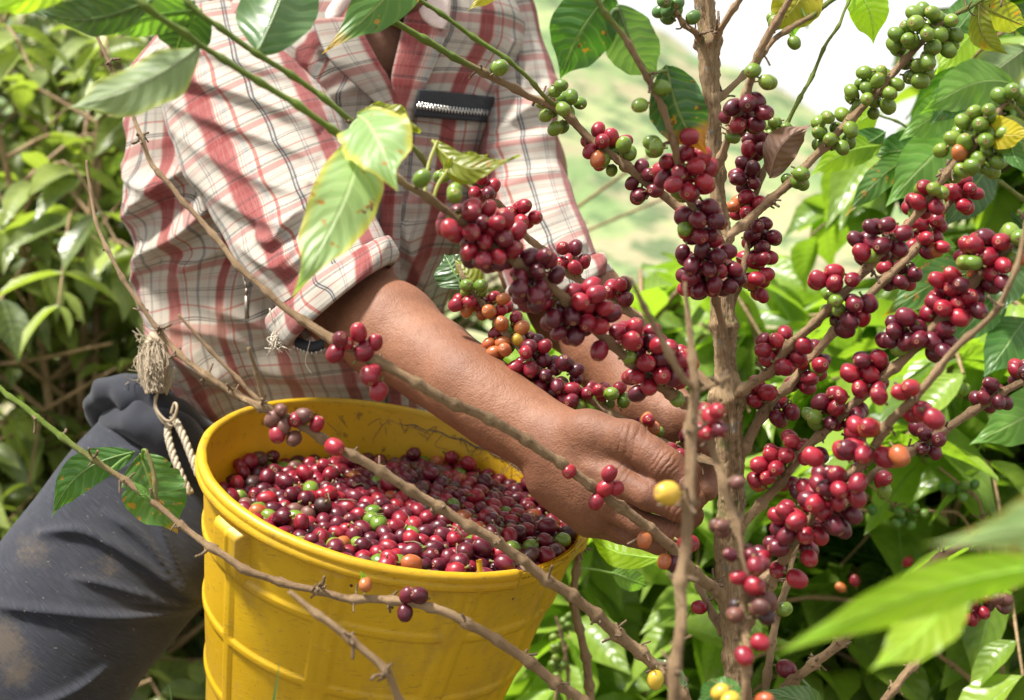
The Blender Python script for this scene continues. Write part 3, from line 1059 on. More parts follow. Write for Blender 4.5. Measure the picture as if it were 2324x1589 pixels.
N = NT('skin')
geo = N.n('NewGeometry').outputs['Position']
n1, n2, n3 = N.noise(geo, 14, 4), N.noise(geo, 130, 4, .65), N.noise(geo, 620, 2)
c = N.mix(N.ss(n1, .3, .7), (.155, .060, .029), (.225, .097, .050))
c = N.mix(N.math('MULTIPLY', N.ss(n2, .48, .72), .45), c, (.15, .055, .028))
c = N.mix(N.math('MULTIPLY', N.ss(n3, .58, .70), .35), c, (.10, .04, .022))


def near_mask(p, r0, r1):
    d = N.n('VectorMath', operation='DISTANCE')
    N.inp(d.inputs[0], geo); d.inputs[1].default_value = tuple(p)
    return N.ss(d.outputs['Value'], r1, r0)


def hand_face(p0, p1):
    return tuple(nrm(P(*p1) - P(*p0)))


wr = None
for pt, dirn, r0, r1, f in (((1508, 1052, 1.084), ((1440, 1000, 1.1), (1512, 1055, 1.09)), .004, .015, 1500),
                            ((1402, 1085, 1.105), ((1300, 1050, 1.12), (1400, 1090, 1.1)), .004, .018, 1100),
                            ((1538, 1160, 1.084), ((1420, 1100, 1.1), (1540, 1160, 1.09)), .004, .018, 1500),
                            ((1528, 1196, 1.095), ((1420, 1150, 1.1), (1530, 1196, 1.09)), .004, .016, 1500),
                            ((1432, 1000, 1.105), ((1340, 985, 1.1), (1430, 1000, 1.09)), .006, .022, 1000)):
    dp = N.n('VectorMath', operation='DOT_PRODUCT')
    N.inp(dp.inputs[0], geo); dp.inputs[1].default_value = hand_face(*dirn)
    w = N.math('SINE', N.math('ADD', N.math('MULTIPLY', dp.outputs['Value'], f), N.math('MULTIPLY', N.noise(geo, 90, 2), 9)))
    w = N.math('MULTIPLY', N.math('POWER', N.math('MULTIPLY', N.math('ADD', w, 1), .5), .6), near_mask(P(*pt), r0, r1))
    wr = w if wr is None else N.math('ADD', wr, w)
hand = near_mask(P(1480, 1140, 1.11), .05, .13)
c = N.mix(N.math('MULTIPLY', hand, .45), c, (.17, .066, .034))
c = N.mix(N.math('MULTIPLY', N.math('MULTIPLY', N.ss(n2, .45, .6), hand), .35), c, (.13, .055, .035))
chin = near_mask(P(905, -40, 1.47), .03, .075)
c = N.mix(N.math('MULTIPLY', chin, N.math('ADD', .35, N.math('MULTIPLY', n3, .6))), c, (.10, .05, .035))
nail = near_mask(P(1556, 1096, 1.0835), .0045, .0062)
c = N.mix(N.math('MULTIPLY', nail, .8), c, (.40, .22, .16))
h = N.math('ADD', N.math('ADD', N.math('MULTIPLY', n2, .7), N.math('MULTIPLY', n3, .35)), N.math('MULTIPLY', wr, .42))
nb = N.bump(h, .8, .0018)
SKIN = N.done(N.pr(c, N.math('ADD', .50, N.math('MULTIPLY', n2, .2)), nb, Specular_IOR_Level=.4, Subsurface_Weight=.06, Subsurface_Scale=.006))
person = mk('person', BV, BF, SKIN)
tag(person, 'person in red and white plaid shirt and dark trousers, both hands in the coffee tree', 'person')
# hair cap over the head (out of the frame)
a_, f_, u_ = tube(np.array([P(905, y_, 1.615) for y_ in (-470, -465, -440, -400, -340, -280, -240)]), [.01, .04, .075, .096, .103, .101, .096], 24)
N = NT('hair'); HAIR = N.done(N.pr(N.mix(N.noise(N.coord(), 300), (.01, .008, .006), (.035, .025, .02)), .5))
mk('hair', a_, f_, HAIR, person)

# ------------------------------------------------------------------ plaid cloth
N = NT('plaid_cloth')
sp = N.n('SeparateXYZ'); N.inp(sp.inputs[0], N.coord('UV'))
PERX, PERY = .078, .060
uu = N.math('FRACT', N.math('DIVIDE', sp.outputs[0], PERX))
vv = N.math('FRACT', N.math('DIVIDE', sp.outputs[1], PERY))
n1 = N.noise(N.coord('Object'), 16, 4); n2 = N.noise(N.coord('Object'), 5, 3)
white = N.mix(n2, (.60, .57, .51), (.72, .69, .63))
WHITE = (.60, .575, .53)
RED, PINK, DARK, BLUE, THINR = (.33, .040, .046), (.48, .215, .205), (.022, .02, .026), (.30, .37, .44), (.42, .05, .04)


def stripes(x, spec, soft=.25):
    c_ = WHITE
    for pos, w_, col, op in spec:
        c_ = N.mix(N.math('MULTIPLY', N.band(x, pos, w_, soft), op), c_, col)
    return c_


warp = stripes(uu, [(.14, .112, RED, .93), (.10, .005, (.25, .03, .03), .6), (.17, .005, (.25, .03, .03), .5), (.275, .030, (.60, .16, .16), .6), (.265, .0065, WHITE, 1), (.29, .0065, WHITE, 1), (.335, .022, BLUE, .45),
                    (.40, .017, THINR, .75), (.655, .030, BLUE, .45), (.635, .0072, DARK, .85), (.665, .0072, DARK, .85),
                    (.865, .006, (.2, .2, .24), .7), (.895, .006, (.2, .2, .24), .6)])
weft = stripes(vv, [(.15, .075, PINK, .85), (.235, .007, WHITE, 1), (.265, .008, DARK, .85), (.295, .008, DARK, .9), (.47, .013, THINR, .7),
                    (.60, .005, (.2, .2, .22), .5), (.70, .0075, DARK, .75), (.735, .0055, DARK, .7), (.90, .03, PINK, .35), (.96, .006, (.3, .1, .1), .6)])
c = N.mix(1.0, warp, weft, 'MULTIPLY')
c = N.mix(1.0, c, (1.06, 1.05, 1.05), 'MULTIPLY')
at = N.n('Attribute', attribute_name='grime').outputs['Fac']
c = N.mix(N.math('MULTIPLY', N.ss(N.math('ADD', n1, at), .62, .95), .30), c, (.36, .27, .17))
th = N.noise(N.scale(N.coord('UV'), (900, 3000, 1)), 1.0, 2)
th2 = N.noise(N.scale(N.coord('UV'), (3000, 900, 1)), 1.0, 2)
c = N.mix(N.math('MULTIPLY', N.ss(th, .42, .75), .12), c, (.62, .55, .50))
th3 = N.noise(N.scale(N.coord('UV'), (1500, 40, 1)), 1.0, 2)
c = N.mix(N.math('MULTIPLY', N.ss(th3, .5, .72), .14), c, (.60, .50, .46))
h = N.math('ADD', N.math('ADD', th, th2), N.math('MULTIPLY', N.noise(N.coord('Object'), 60, 3), .8))
nb = N.bump(h, .30, .0012)
sh = N.pr(c, .85, nb, Specular_IOR_Level=.2, Sheen_Weight=.15)
PLAID = N.done(add_translucent(N, sh, c, .10))


def fold_field(px, py, folds):
    """height (metres) from hand placed folds: polyline, amplitude, half width in measured pixels"""
    hgt = np.zeros_like(px)
    for pl, amp, wd in folds:
        pl = catmull(np.array([(a, b, 0) for a, b in pl], float), 2)[:, :2]
        best = np.full(px.shape, 1e9); side = np.zeros(px.shape); tpos = np.zeros(px.shape)
        m = (px > pl[:, 0].min() - 4 * wd) & (px < pl[:, 0].max() + 4 * wd) & (py > pl[:, 1].min() - 4 * wd) & (py < pl[:, 1].max() + 4 * wd)
        if not m.any(): continue
        qx, qy = px[m], py[m]
        d2 = (qx[:, None] - pl[None, :, 0]) ** 2 + (qy[:, None] - pl[None, :, 1]) ** 2
        j = d2.argmin(1)
        d = np.sqrt(d2[np.arange(len(j)), j])
        tg = np.gradient(pl, axis=0)
        sgn = np.sign(tg[j, 0] * (qy - pl[j, 1]) - tg[j, 1] * (qx - pl[j, 0]))
        t = j / (len(pl) - 1)
        e = np.where(sgn > 0, d / (wd * .55), d / (wd * 1.35))      # steep on one flank, slack on the other
        hgt[m] += amp * np.exp(-e ** 1.6) * np.clip(np.minimum(t, 1 - t) * 5, 0, 1) ** .7
    return hgt


def edge(tab, y):
    t = np.array(tab, float)
    return np.interp(y, t[:, 0], t[:, 1])


def smooth1(a, k):
    kk = np.hanning(k + 2)[1:-1]; kk /= kk.sum()
    return np.convolve(np.pad(a, k // 2, mode='edge'), kk, 'valid')[:len(a)]


# torso of the shirt
yy = np.arange(-175, 996, 4.0)
XL = smooth1(edge([(-175, 740), (-130, 690), (-60, 520), (0, 440), (60, 392), (120, 350), (180, 306), (250, 301), (330, 302), (400, 300), (450, 299), (485, 296),
           (510, 301), (530, 310), (555, 322), (580, 336), (596, 341), (615, 327), (640, 321), (670, 322), (700, 330), (740, 338), (790, 350), (830, 372),
           (870, 398), (920, 422), (975, 452), (1000, 465)], yy), 5)
XR = smooth1(edge([(-175, 1010), (-130, 1050), (-60, 1130), (0, 1165), (60, 1195), (120, 1195), (200, 1150), (300, 1110), (400, 1095), (500, 1085), (600, 1050), (690, 1006),
           (800, 1000), (900, 1010), (1000, 1010)], yy), 9)
DC = edge([(-175, 1.60), (0, 1.59), (200, 1.585), (500, 1.59), (800, 1.60), (1000, 1.62)], yy)
HT = edge([(-175, .055), (-100, .075), (0, .105), (200, .122), (500, .118), (800, .118), (1000, .125)], yy)
nf, nb_ = 420, 80
thf = np.concatenate([np.linspace(np.pi, 0, nf, endpoint=False), np.linspace(0, -np.pi, nb_, endpoint=False)])
nt_ = len(thf)
cx, hw_ = (XL + XR) / 2, (XR - XL) / 2
ct, st_ = np.cos(thf), np.sin(thf)
sx = np.sign(ct) * np.abs(ct) ** .85
sz = np.sign(st_) * np.abs(st_) ** .80
PXs = cx[:, None] + hw_[:, None] * sx[None]
PYs = yy[:, None] + 0 * PXs
DCg = DC[:, None] + 0 * PXs
TF = [
    ([(300, 505), (360, 500), (430, 450), (500, 405), (560, 360)], .020, 26),
    ([(322, 610), (400, 590), (470, 560), (540, 500), (600, 470)], .026, 30),
    ([(325, 660), (360, 625), (420, 600)], .010, 18),
    ([(330, 700), (420, 740), (520, 760), (640, 790)], .006, 26),
    ([(345, 745), (430, 790), (520, 850), (600, 880)], .016, 26),
    ([(372, 800), (440, 840), (500, 900), (540, 960)], .016, 24),
    ([(440, 640), (520, 600), (600, 560)], .010, 30),
    ([(470, 690), (600, 730), (740, 790), (900, 830)], .007, 32),
    ([(600, 830), (720, 860), (850, 870), (960, 860)], .006, 24),
    ([(300, 360), (340, 420), (420, 470)], .012, 24),
    ([(300, 250), (335, 330), (350, 420), (380, 520)], .012, 22),
    ([(880, 560), (870, 680), (900, 800)], .008, 22),
    ([(930, 520), (950, 620), (985, 720)], .014, 26),
    ([(895, 620), (930, 700), (960, 780)], .008, 20),
    ([(1080, 380), (1020, 420), (960, 470), (900, 500)], .008, 26),
    ([(1110, 250), (1060, 310), (1000, 340)], .010, 26),
    ([(640, 60), (690, 130), (740, 210), (790, 290)], .014, 26),
    ([(560, 60), (620, 130), (690, 210)], .008, 24),
    ([(690, 20), (720, 100), (770, 190)], .009, 20),
    ([(1180, 90), (1130, 180), (1090, 260)], .010, 20),
    ([(880, 230), (800, 260), (740, 300)], .006, 24),
]
Hf = fold_field(PXs, PYs, TF)
Hf = Hf + .0035 * wav(PXs / 95, PYs / 70, 21, 6) + .0042 * (1 - np.abs(wav(PXs / 130 + PYs / 220, PYs / 120, 22, 4)))
fr = np.clip(st_, 0, 1)[None] ** .4
Hf = Hf * fr
m_px = K * DC[:, None]
XX = (PXs - 1162) * m_px
YY = -(PYs - 794.5) * m_px
ZZ = DCg - HT[:, None] * sz[None] - Hf
side = np.clip(1 - np.abs(st_), 0, 1)[None] * np.sign(ct)[None]
XX = XX + side * (Hf + .003 * wav(PYs / 40, PXs * 0, 23, 4))
TV = W(np.stack([XX, YY, ZZ], -1))
ref = np.argmin(abs(yy - 500))
arc = np.concatenate([[0], np.cumsum(np.hypot(np.diff(XX[ref]), np.diff(ZZ[ref])))])
arc = arc - np.interp(865, PXs[ref][:nf], arc[:nf])
wx = .006 * wav(PXs / 210, PYs / 190, 31, 3)
wy = .008 * wav(PXs / 240, PYs / 200, 32, 3)
uvU = arc[None] + wx + .013 + .35 * Hf
uvV = YY + wy + .9 * Hf - .10 * (XX) * (PYs - 300) / 700 + .02
UVt = np.stack([uvU, uvV], -1)
Ft = grid_faces(len(yy), nt_, True)
# open neck: cut the V
cxm = PXs.ravel()[Ft].mean(1); cym = PYs.ravel()[Ft].mean(1)
cxm = 1162 + (XX / ZZ / K).ravel()[Ft].mean(1); cym = 794.5 - (YY / ZZ / K).ravel()[Ft].mean(1)
front = (np.abs(thf[Ft % nt_]).mean(1) < np.pi) & (st_[Ft % nt_].mean(1) > 0)
vl = np.interp(cym, [-175, 30, 61, 97, 158, 192], [790, 800, 812, 833, 866, 886])
vr = np.interp(cym, [-175, 30, 100, 176, 192], [975, 925, 907, 889, 886])
cut = front & (cym < 190) & (cxm > vl) & (cxm < vr)
grime = np.clip((PYs - 420) / 560, 0, 1) * .45
shirt = mk('shirt', TV.reshape(-1, 3), Ft[~cut], PLAID, person, uv=UVt.reshape(-1, 2), attrs={'grime': grime.ravel()})


def torso_at(px, py, lift=0.0):
    """a point on the front of the shirt"""
    i = np.clip((np.asarray(py, float) - yy[0]) / 4.0, 0, len(yy) - 1.001)
    i0 = i.astype(int); f = i - i0
    out = []
    for a, b, pxx in zip(i0, f, np.atleast_1d(px)):
        row = ZZ[a, :nf] * (1 - b) + ZZ[a + 1, :nf] * b
        xr = PXs[a, :nf]
        out.append(np.interp(pxx, xr, row))
    d = np.array(out) - lift
    return Pm(np.stack([np.atleast_1d(px), np.atleast_1d(py), d], 1))


def cloth_strip(name, left, right, lift, thick=.0022, nu=40, nv=10, uvo=(0, 0), mat=None, puff=.003, parent=None, swap=False):
    """a raised piece of cloth lying on the shirt between two measured polylines"""
    l = catmull(np.array([(a, b, 0) for a, b in left], float), 3)
    r = catmull(np.array([(a, b, 0) for a, b in right], float), 3)
    l = l[np.linspace(0, len(l) - 1, nu).astype(int)]; r = r[np.linspace(0, len(r) - 1, nu).astype(int)]
    v = np.linspace(0, 1, nv)
    g = l[:, None] * (1 - v)[None, :, None] + r[:, None] * v[None, :, None]
    q = g.reshape(-1, 3)
    pf = (puff * np.sin(np.pi * np.broadcast_to(v, (nu, nv))) ** .6).ravel()
    lf = lift if np.isscalar(lift) else np.repeat(np.interp(np.linspace(0, 1, nu), np.linspace(0, 1, len(lift)), lift), nv)
    pts = torso_at(q[:, 0], q[:, 1], 0) - np.outer(lf + pf, FWD)
    bot = pts + np.outer(np.full(len(pts), thick) + pf, FWD)
    V = np.concatenate([pts, bot])
    f = grid_faces(nu, nv)
    n_ = nu * nv
    F = f.tolist() + (f[:, ::-1] + n_).tolist()
    ring = [i for i in range(nv)] + [i * nv + nv - 1 for i in range(1, nu)] + [(nu - 1) * nv + i for i in range(nv - 2, -1, -1)] + [i * nv for i in range(nu - 2, 0, -1)]
    for a, b in zip(ring, ring[1:] + ring[:1]):
        F.append([a, a + n_, b + n_, b])
    wl = np.linalg.norm(pts.reshape(nu, nv, 3)[:, -1] - pts.reshape(nu, nv, 3)[:, 0], axis=1)
    ln = np.r_[0, np.cumsum(np.linalg.norm(np.diff(pts.reshape(nu, nv, 3)[:, nv // 2], axis=0), axis=1))]
    U = np.stack([v[None] * wl.mean() + uvo[0] + 0 * ln[:, None], -ln[:, None] + uvo[1] + 0 * v[None]], -1).reshape(-1, 2)
    if swap: U = U[:, ::-1]
    return mk(name, V, F, mat or PLAID, parent or shirt, uv=np.concatenate([U, U]))


# collar wing on the left, turned band on the right, placket down the front
cloth_strip('collar', [(715, 60), (750, 140), (800, 190), (850, 235), (905, 290)], [(815, 55), (838, 100), (868, 155), (888, 190), (912, 280)], [.030, .026, .018, .010, .004], uvo=(.052, .01), puff=.004, thick=.003)
cloth_strip('placket', [(925, 25), (908, 100), (890, 178), (893, 215), (880, 300), (868, 420), (862, 560), (868, 700), (880, 860), (885, 940)],
            [(1018, 40), (1008, 100), (975, 180), (945, 240), (925, 310), (915, 420), (908, 560), (912, 700), (925, 860), (928, 940)],
            [.014, .010, .006, .004, .004, .004, .004], uvo=(.002, .03), puff=.0025, nu=90)
N = NT('worn_cotton'); ob = N.coord()
WORN = N.done(N.pr(N.mix(N.noise(ob, 180, 4, .7), (.46, .33, .30), (.72, .62, .57)), .9, N.bump(N.noise(ob, 320, 3), .6, .0015)))
cloth_strip('collar_band', [(955, -60), (948, 0), (958, 45), (985, 70), (1005, 74)], [(1030, -60), (1026, 0), (1022, 40), (1016, 60), (1006, 76)], .016, nu=26, mat=WORN, puff=.004)
cloth_strip('collar_band', [(790, -40), (770, 0), (745, 40), (752, 68)], [(835, -40), (815, 0), (790, 30), (760, 72)], .022, nu=20, mat=WORN, puff=.004)
cloth_strip('button_loop', [(968, 92), (985, 108)], [(1004, 112), (1010, 124)], .014, nu=10, mat=WORN, puff=.002)

# chest pocket flap: black tape with a metal zip
N = NT('black_tape'); BLACK = N.done(N.pr(N.mix(N.noise(N.coord(), 60, 3), (.006, .008, .012), (.02, .024, .032)), .7, N.bump(N.noise(N.coord(), 500), .4, .001)))
N = NT('zip_metal'); METAL = N.done(N.pr(N.mix(N.noise(N.coord(), 90), (.55, .53, .48), (.75, .74, .70)), .3, Metallic=.85))
N = NT('dull_metal'); DULLM = N.done(N.pr(N.mix(N.noise(N.coord(), 300), (.12, .10, .08), (.34, .30, .25)), .45, Metallic=.7))
zp = cloth_strip('zip_tape', [(952, 207), (947, 240), (941, 269)], [(1124, 225), (1118, 252), (1106, 281)], .012, nu=16, nv=60, mat=BLACK, puff=.0015)


def box_on(mb, c, ax, ay, az, sx_, sy_, sz_, m=0):
    v = [c + ax * sx_ * i + ay * sy_ * j + az * sz_ * k for i in (-1, 1) for j in (-1, 1) for k in (-1, 1)]
    mb.add(np.array(v), [[0, 1, 3, 2], [4, 6, 7, 5], [0, 4, 5, 1], [2, 3, 7, 6], [0, 2, 6, 4], [1, 5, 7, 3]], m=m)


mb = MB()
nz_ = 46
zx = np.linspace(948, 1108, nz_)
zy = 239 + (zx - 948) * .096 + 3 * np.sin((zx - 948) / 60)
zc = torso_at(zx, zy, .0165)
tg_ = nrm(np.gradient(zc, axis=0))
for i_ in range(nz_):
    a_ = tg_[i_]; n_ = -FWD; b_ = nrm(np.cross(n_, a_))
    sgn = 1 if i_ % 2 else -1
    box_on(mb, zc[i_] + b_ * sgn * .0013, a_, b_, n_, .00055, .0021, .0010)
mb.build('zip_teeth', [METAL], zp)

# ------------------------------------------------------------------ sleeves


def sleeve(axis, folds, uvo, seed, roll, squash=1.0, seg=220):
    """axis rows: x, y, depth, half width (measured px)"""
    a = catmull(np.array([(x, y, d * 1000, w) for x, y, d, w in axis], float), 5)
    a[:, 2] /= 1000
    n = len(a)
    tg = np.gradient(a[:, :2], axis=0); tg /= np.linalg.norm(tg, axis=1)[:, None]
    nx, ny = tg[:, 1], -tg[:, 0]                       # across, towards upper right
    th = np.linspace(np.pi, -np.pi, seg, endpoint=False)
    c_, s_ = np.cos(th), np.sin(th)
    px = a[:, 0:1] + a[:, 3:4] * c_ * nx[:, None]
    py = a[:, 1:2] + a[:, 3:4] * c_ * ny[:, None]
    H = fold_field(px, py, folds) * np.clip(s_, 0, 1)[None] ** .3
    H = H + (.0032 * wav(px / 70, py / 70, seed, 6) + .0040 * (1 - np.abs(wav(px / 110 - py / 160, py / 100, seed + 1, 4))))
    mp = K * a[:, 2:3]
    z = a[:, 2:3] - a[:, 3:4] * mp * squash * np.sign(s_) * np.abs(s_) ** .9 - H * np.sign(s_)
    ed = (1 - np.abs(s_)) * np.sign(c_)
    X = (px - 1162) * mp + ed * H * nx[:, None]
    Y = -(py - 794.5) * mp - ed * H * ny[:, None]
    V = W(np.stack([X, Y, z], -1))
    ln = np.r_[0, np.cumsum(np.linalg.norm(np.diff(V[:, seg // 4], axis=0), axis=1))]
    u = (th[None] / np.pi) * (a[:, 3:4].mean() * K * a[:, 2].mean()) * 2.5
    U = np.stack([-u + uvo[0] + .2 * H + .002 * wav(px / 150, py / 150, seed + 2, 3), -ln[:, None] + uvo[1] + .5 * H + .003 * wav(px / 160, py / 120, seed + 3, 3)], -1)
    o = mk('sleeve', V.reshape(-1, 3), grid_faces(n, seg, True), PLAID, shirt, uv=U.reshape(-1, 2))
    return V, U, o


SF = [
    ([(352, 205), (400, 300), (450, 400), (500, 480), (560, 580), (620, 690)], .012, 22),
    ([(360, 175), (440, 205), (540, 235), (640, 270), (740, 320)], .017, 30),
    ([(372, 200), (450, 265), (540, 310), (640, 345), (740, 385)], .013, 28),
    ([(385, 235), (440, 310), (520, 375), (620, 430), (720, 460)], .012, 30),
    ([(395, 130), (480, 150), (580, 180), (680, 210)], .012, 26),
    ([(430, 330), (490, 420), (560, 480), (640, 520), (700, 520)], .011, 28),
    ([(600, 540), (640, 560), (680, 520), (720, 480)], .013, 20),
    ([(560, 540), (620, 600), (660, 610), (700, 560)], .010, 20),
    ([(700, 420), (760, 440), (820, 430)], .008, 24),
    ([(640, 640), (690, 610), (740, 560), (790, 530)], .009, 18),
]
SV, SU, sl = sleeve([(500, 40, 1.56, 135), (520, 130, 1.53, 158), (575, 260, 1.485, 165), (640, 400, 1.43, 160), (700, 530, 1.375, 148), (756, 640, 1.335, 142)], SF, (.045, .03), 41, 0)
# rolled cuff
def cuff(axis, folds, uvo, seed, name='cuff'):
    return sleeve(axis, folds, uvo, seed, 1)


def cuff_ring(V0, V1, flare, thick, uvo, seed, seg=220, sag=None):
    """turned back band between two rings"""
    n = 26
    t = np.linspace(0, 1, n)
    c0, c1 = V0.mean(0), V1.mean(0)
    base = V0[None] * (1 - t)[:, None, None] + V1[None] * t[:, None, None]
    cen = c0 * (1 - t)[:, None] + c1 * t[:, None]
    rad = nrm(base - cen[:, None])
    th = np.linspace(0, 2 * np.pi, seg, endpoint=False)
    lump = .0028 * wav(th[None] * 3 + 0 * t[:, None], t[:, None] * 2 + 0 * th[None], seed, 5) + .002 * np.sin(th * 5 + 4 * t[:, None])
    out = flare + thick * np.sin(np.pi * np.clip(t, 0, 1)) ** .45
    outer = base + rad * (out[:, None] + lump)[..., None]
    inner = base[::-1] - rad[::-1] * .004 + rad[::-1] * lump[::-1][..., None] * .6
    V = np.concatenate([outer, inner[:-6]])
    ln = np.r_[0, np.cumsum(np.linalg.norm(np.diff(V[:, 0], axis=0), axis=1))]
    per = np.linalg.norm(np.diff(np.vstack([V0, V0[:1]]), axis=0), axis=1).cumsum()
    U = np.stack([per[None] + uvo[0] + 0 * ln[:, None] + 1.2 * np.vstack([lump, lump[::-1][:-6]]), ln[:, None] + uvo[1] + 0 * per[None]], -1)
    return mk('cuff', V.reshape(-1, 3), grid_faces(len(V), seg, True), PLAID, shirt, uv=U.reshape(-1, 2))


def ring_of(x, y, d, hx, hy, hz, seg=220):
    """ring: half axis vector in px, half depth in m; theta as in sleeve"""
    th = np.linspace(np.pi, -np.pi, seg, endpoint=False)
    mp = K * d
    c_, s_ = np.cos(th), np.sin(th)
    return W(np.stack([(x + hx * c_ - 1162) * mp, -(y + hy * c_ - 794.5) * mp, d - hz * s_], 1))


cuff_ring(ring_of(748, 625, 1.345, 126, -86, .060), ring_of(776, 692, 1.322, 114, -95, .066), .002, .0072, (.03, .0), 51)
mb = MB()
# black zip end and thread tuft under the cuff
za = np.array([P(668, 772, 1.30), P(690, 782, 1.292), P(712, 786, 1.288), P(735, 778, 1.288)])
pp = catmull(za, .002)
V = np.concatenate([pp - UP * .0055, pp + UP * .0045, pp + UP * .0045 + FWD * .003, pp - UP * .0055 + FWD * .003])
q_ = len(pp); F = []
for a_, b_ in ((0, 1), (1, 2), (2, 3), (3, 0)):
    for i_ in range(q_ - 1): F.append([a_ * q_ + i_, b_ * q_ + i_, b_ * q_ + i_ + 1, a_ * q_ + i_ + 1])
F += [[0, q_, 2 * q_, 3 * q_], [q_ - 1, 4 * q_ - 1, 3 * q_ - 1, 2 * q_ - 1]]
mk('cuff_zip_tape', V, F, BLACK, shirt)
for i_ in range(0, q_, 2):
    box_on(mb, pp[i_] - UP * .0062 - FWD * .0004, RIGHT, UP, FWD, .0005, .0013, .0006)
mb.build('cuff_zip_teeth', [METAL], shirt)
mb = MB()
for i_ in range(46):
    a_ = P(632 + rng.normal() * 4, 752 + rng.normal() * 4, 1.305)
    pth = np.array([a_, a_ + rng.normal(size=3) * .0025 - UP * .004, a_ + rng.normal(size=3) * .004 - UP * .0085, a_ + rng.normal(size=3) * .0055 - UP * .0125])
    mb.add(*tube(catmull(pth, .0015), .00045, 5)[:2])
mb.add(*tube(catmull(np.array([P(612, 700, 1.30), P(618, 726, 1.30), P(630, 742, 1.303)]), .002), .0008, 5)[:2])
N = NT('thread'); THREAD = N.done(N.pr(N.mix(N.noise(N.coord(), 400), (.34, .29, .22), (.70, .64, .54)), .9))
mb.build('thread_tuft', [THREAD], shirt)
mb = MB()
mb.add(*tube(catmull(np.array([P(704, 772, 1.285), P(697, 800, 1.285), P(693, 822, 1.285), P(700, 838, 1.285), P(708, 848, 1.285)]), .002), .0004, 5)[:2])
mb.build('loose_thread', [THREAD], shirt)
# sleeve zip with its pull
mb = MB()
zpx = catmull(np.array([(505, 510, 0), (522, 545, 0), (545, 600, 0), (556, 640, 0)], float), 3)
for i_ in range(0, len(zpx), 1):
    c0 = torso_at(zpx[i_:i_ + 1, 0], zpx[i_:i_ + 1, 1], 0)[0] - FWD * .03
    d_ = .0
    c0 = P(zpx[i_, 0], zpx[i_, 1], 1.405)
    box_on(mb, c0, RIGHT, UP, FWD, .0013, .0004, .0008)
for a_, b_, r_ in (((556, 640), (560, 655), .0012), ((560, 655), (559, 668), .0017), ((559, 672), (561, 724), .0023)):
    pp = np.array([P(*a_, 1.40), P((a_[0] + b_[0]) / 2, (a_[1] + b_[1]) / 2, 1.40), P(*b_, 1.40)])
    mb.add(*tube(pp, [r_ * .8, r_, r_], 7)[:2])
mb.build('sleeve_zip', [DULLM], shirt)

LF = [
    ([(1255, 180), (1210, 250), (1150, 300), (1100, 350)], .013, 24),
    ([(1262, 300), (1210, 330), (1140, 345), (1090, 370)], .012, 24),
    ([(1270, 390), (1200, 410), (1120, 440)], .012, 22),
    ([(1280, 470), (1220, 500), (1140, 520)], .010, 22),
    ([(1330, 560), (1270, 560), (1190, 560)], .009, 18),
    ([(1185, 100), (1190, 200), (1160, 300)], .008, 20),
    ([(1230, 560), (1210, 620), (1170, 690)], .010, 20),
]
sleeve([(1118, -20, 1.62, 70), (1146, 60, 1.605, 76), (1168, 180, 1.58, 82), (1182, 320, 1.545, 86), (1196, 440, 1.49, 90), (1226, 540, 1.435, 100), (1258, 615, 1.405, 104)], LF, (.02, .05), 61, 0)
cuff_ring(ring_of(1258, 612, 1.405, 100, -36, .045), ring_of(1276, 664, 1.392, 104, -44, .046), .001, .006, (.05, .02), 71)

# ------------------------------------------------------------------ trousers
N = NT('dark_twill')
ob = N.coord('Object'); uvn = N.coord('UV')
n1, n2 = N.noise(ob, 9, 4, .6), N.noise(ob, 40, 4, .65)
tw = N.noise(N.scale(uvn, (2200, 500, 1)), 1, 2)
tw2 = N.noise(N.scale(uvn, (60, 1400, 1)), 1, 3)
c = N.mix(N.ss(n1, .3, .7), (.009, .011, .017), (.017, .019, .028))
c = N.mix(N.math('MULTIPLY', N.ss(tw2, .42, .70), .45), c, (.050, .056, .076))
at = N.n('Attribute', attribute_name='grime').outputs['Fac']
c = N.mix(N.math('MULTIPLY', N.ss(N.math('ADD', N.math('MULTIPLY', N.math('ADD', n2, N.noise(ob, 170, 4, .75)), .5), N.math('MULTIPLY', at, .42)), .62, .95), .42), c, (.12, .088, .052))
c = N.mix(N.math('MULTIPLY', N.ss(n1, .55, .75), .35), c, (.036, .029, .024))
c = N.mix(N.math('MULTIPLY', N.ss(N.noise(ob, 210, 3, .7), .66, .74), .4), c, (.30, .26, .2))
TWILL = N.done(N.pr(c, .82, N.bump(N.math('ADD', tw, N.math('MULTIPLY', tw2, .6)), .3, .001), Specular_IOR_Level=.25, Sheen_Weight=.12))


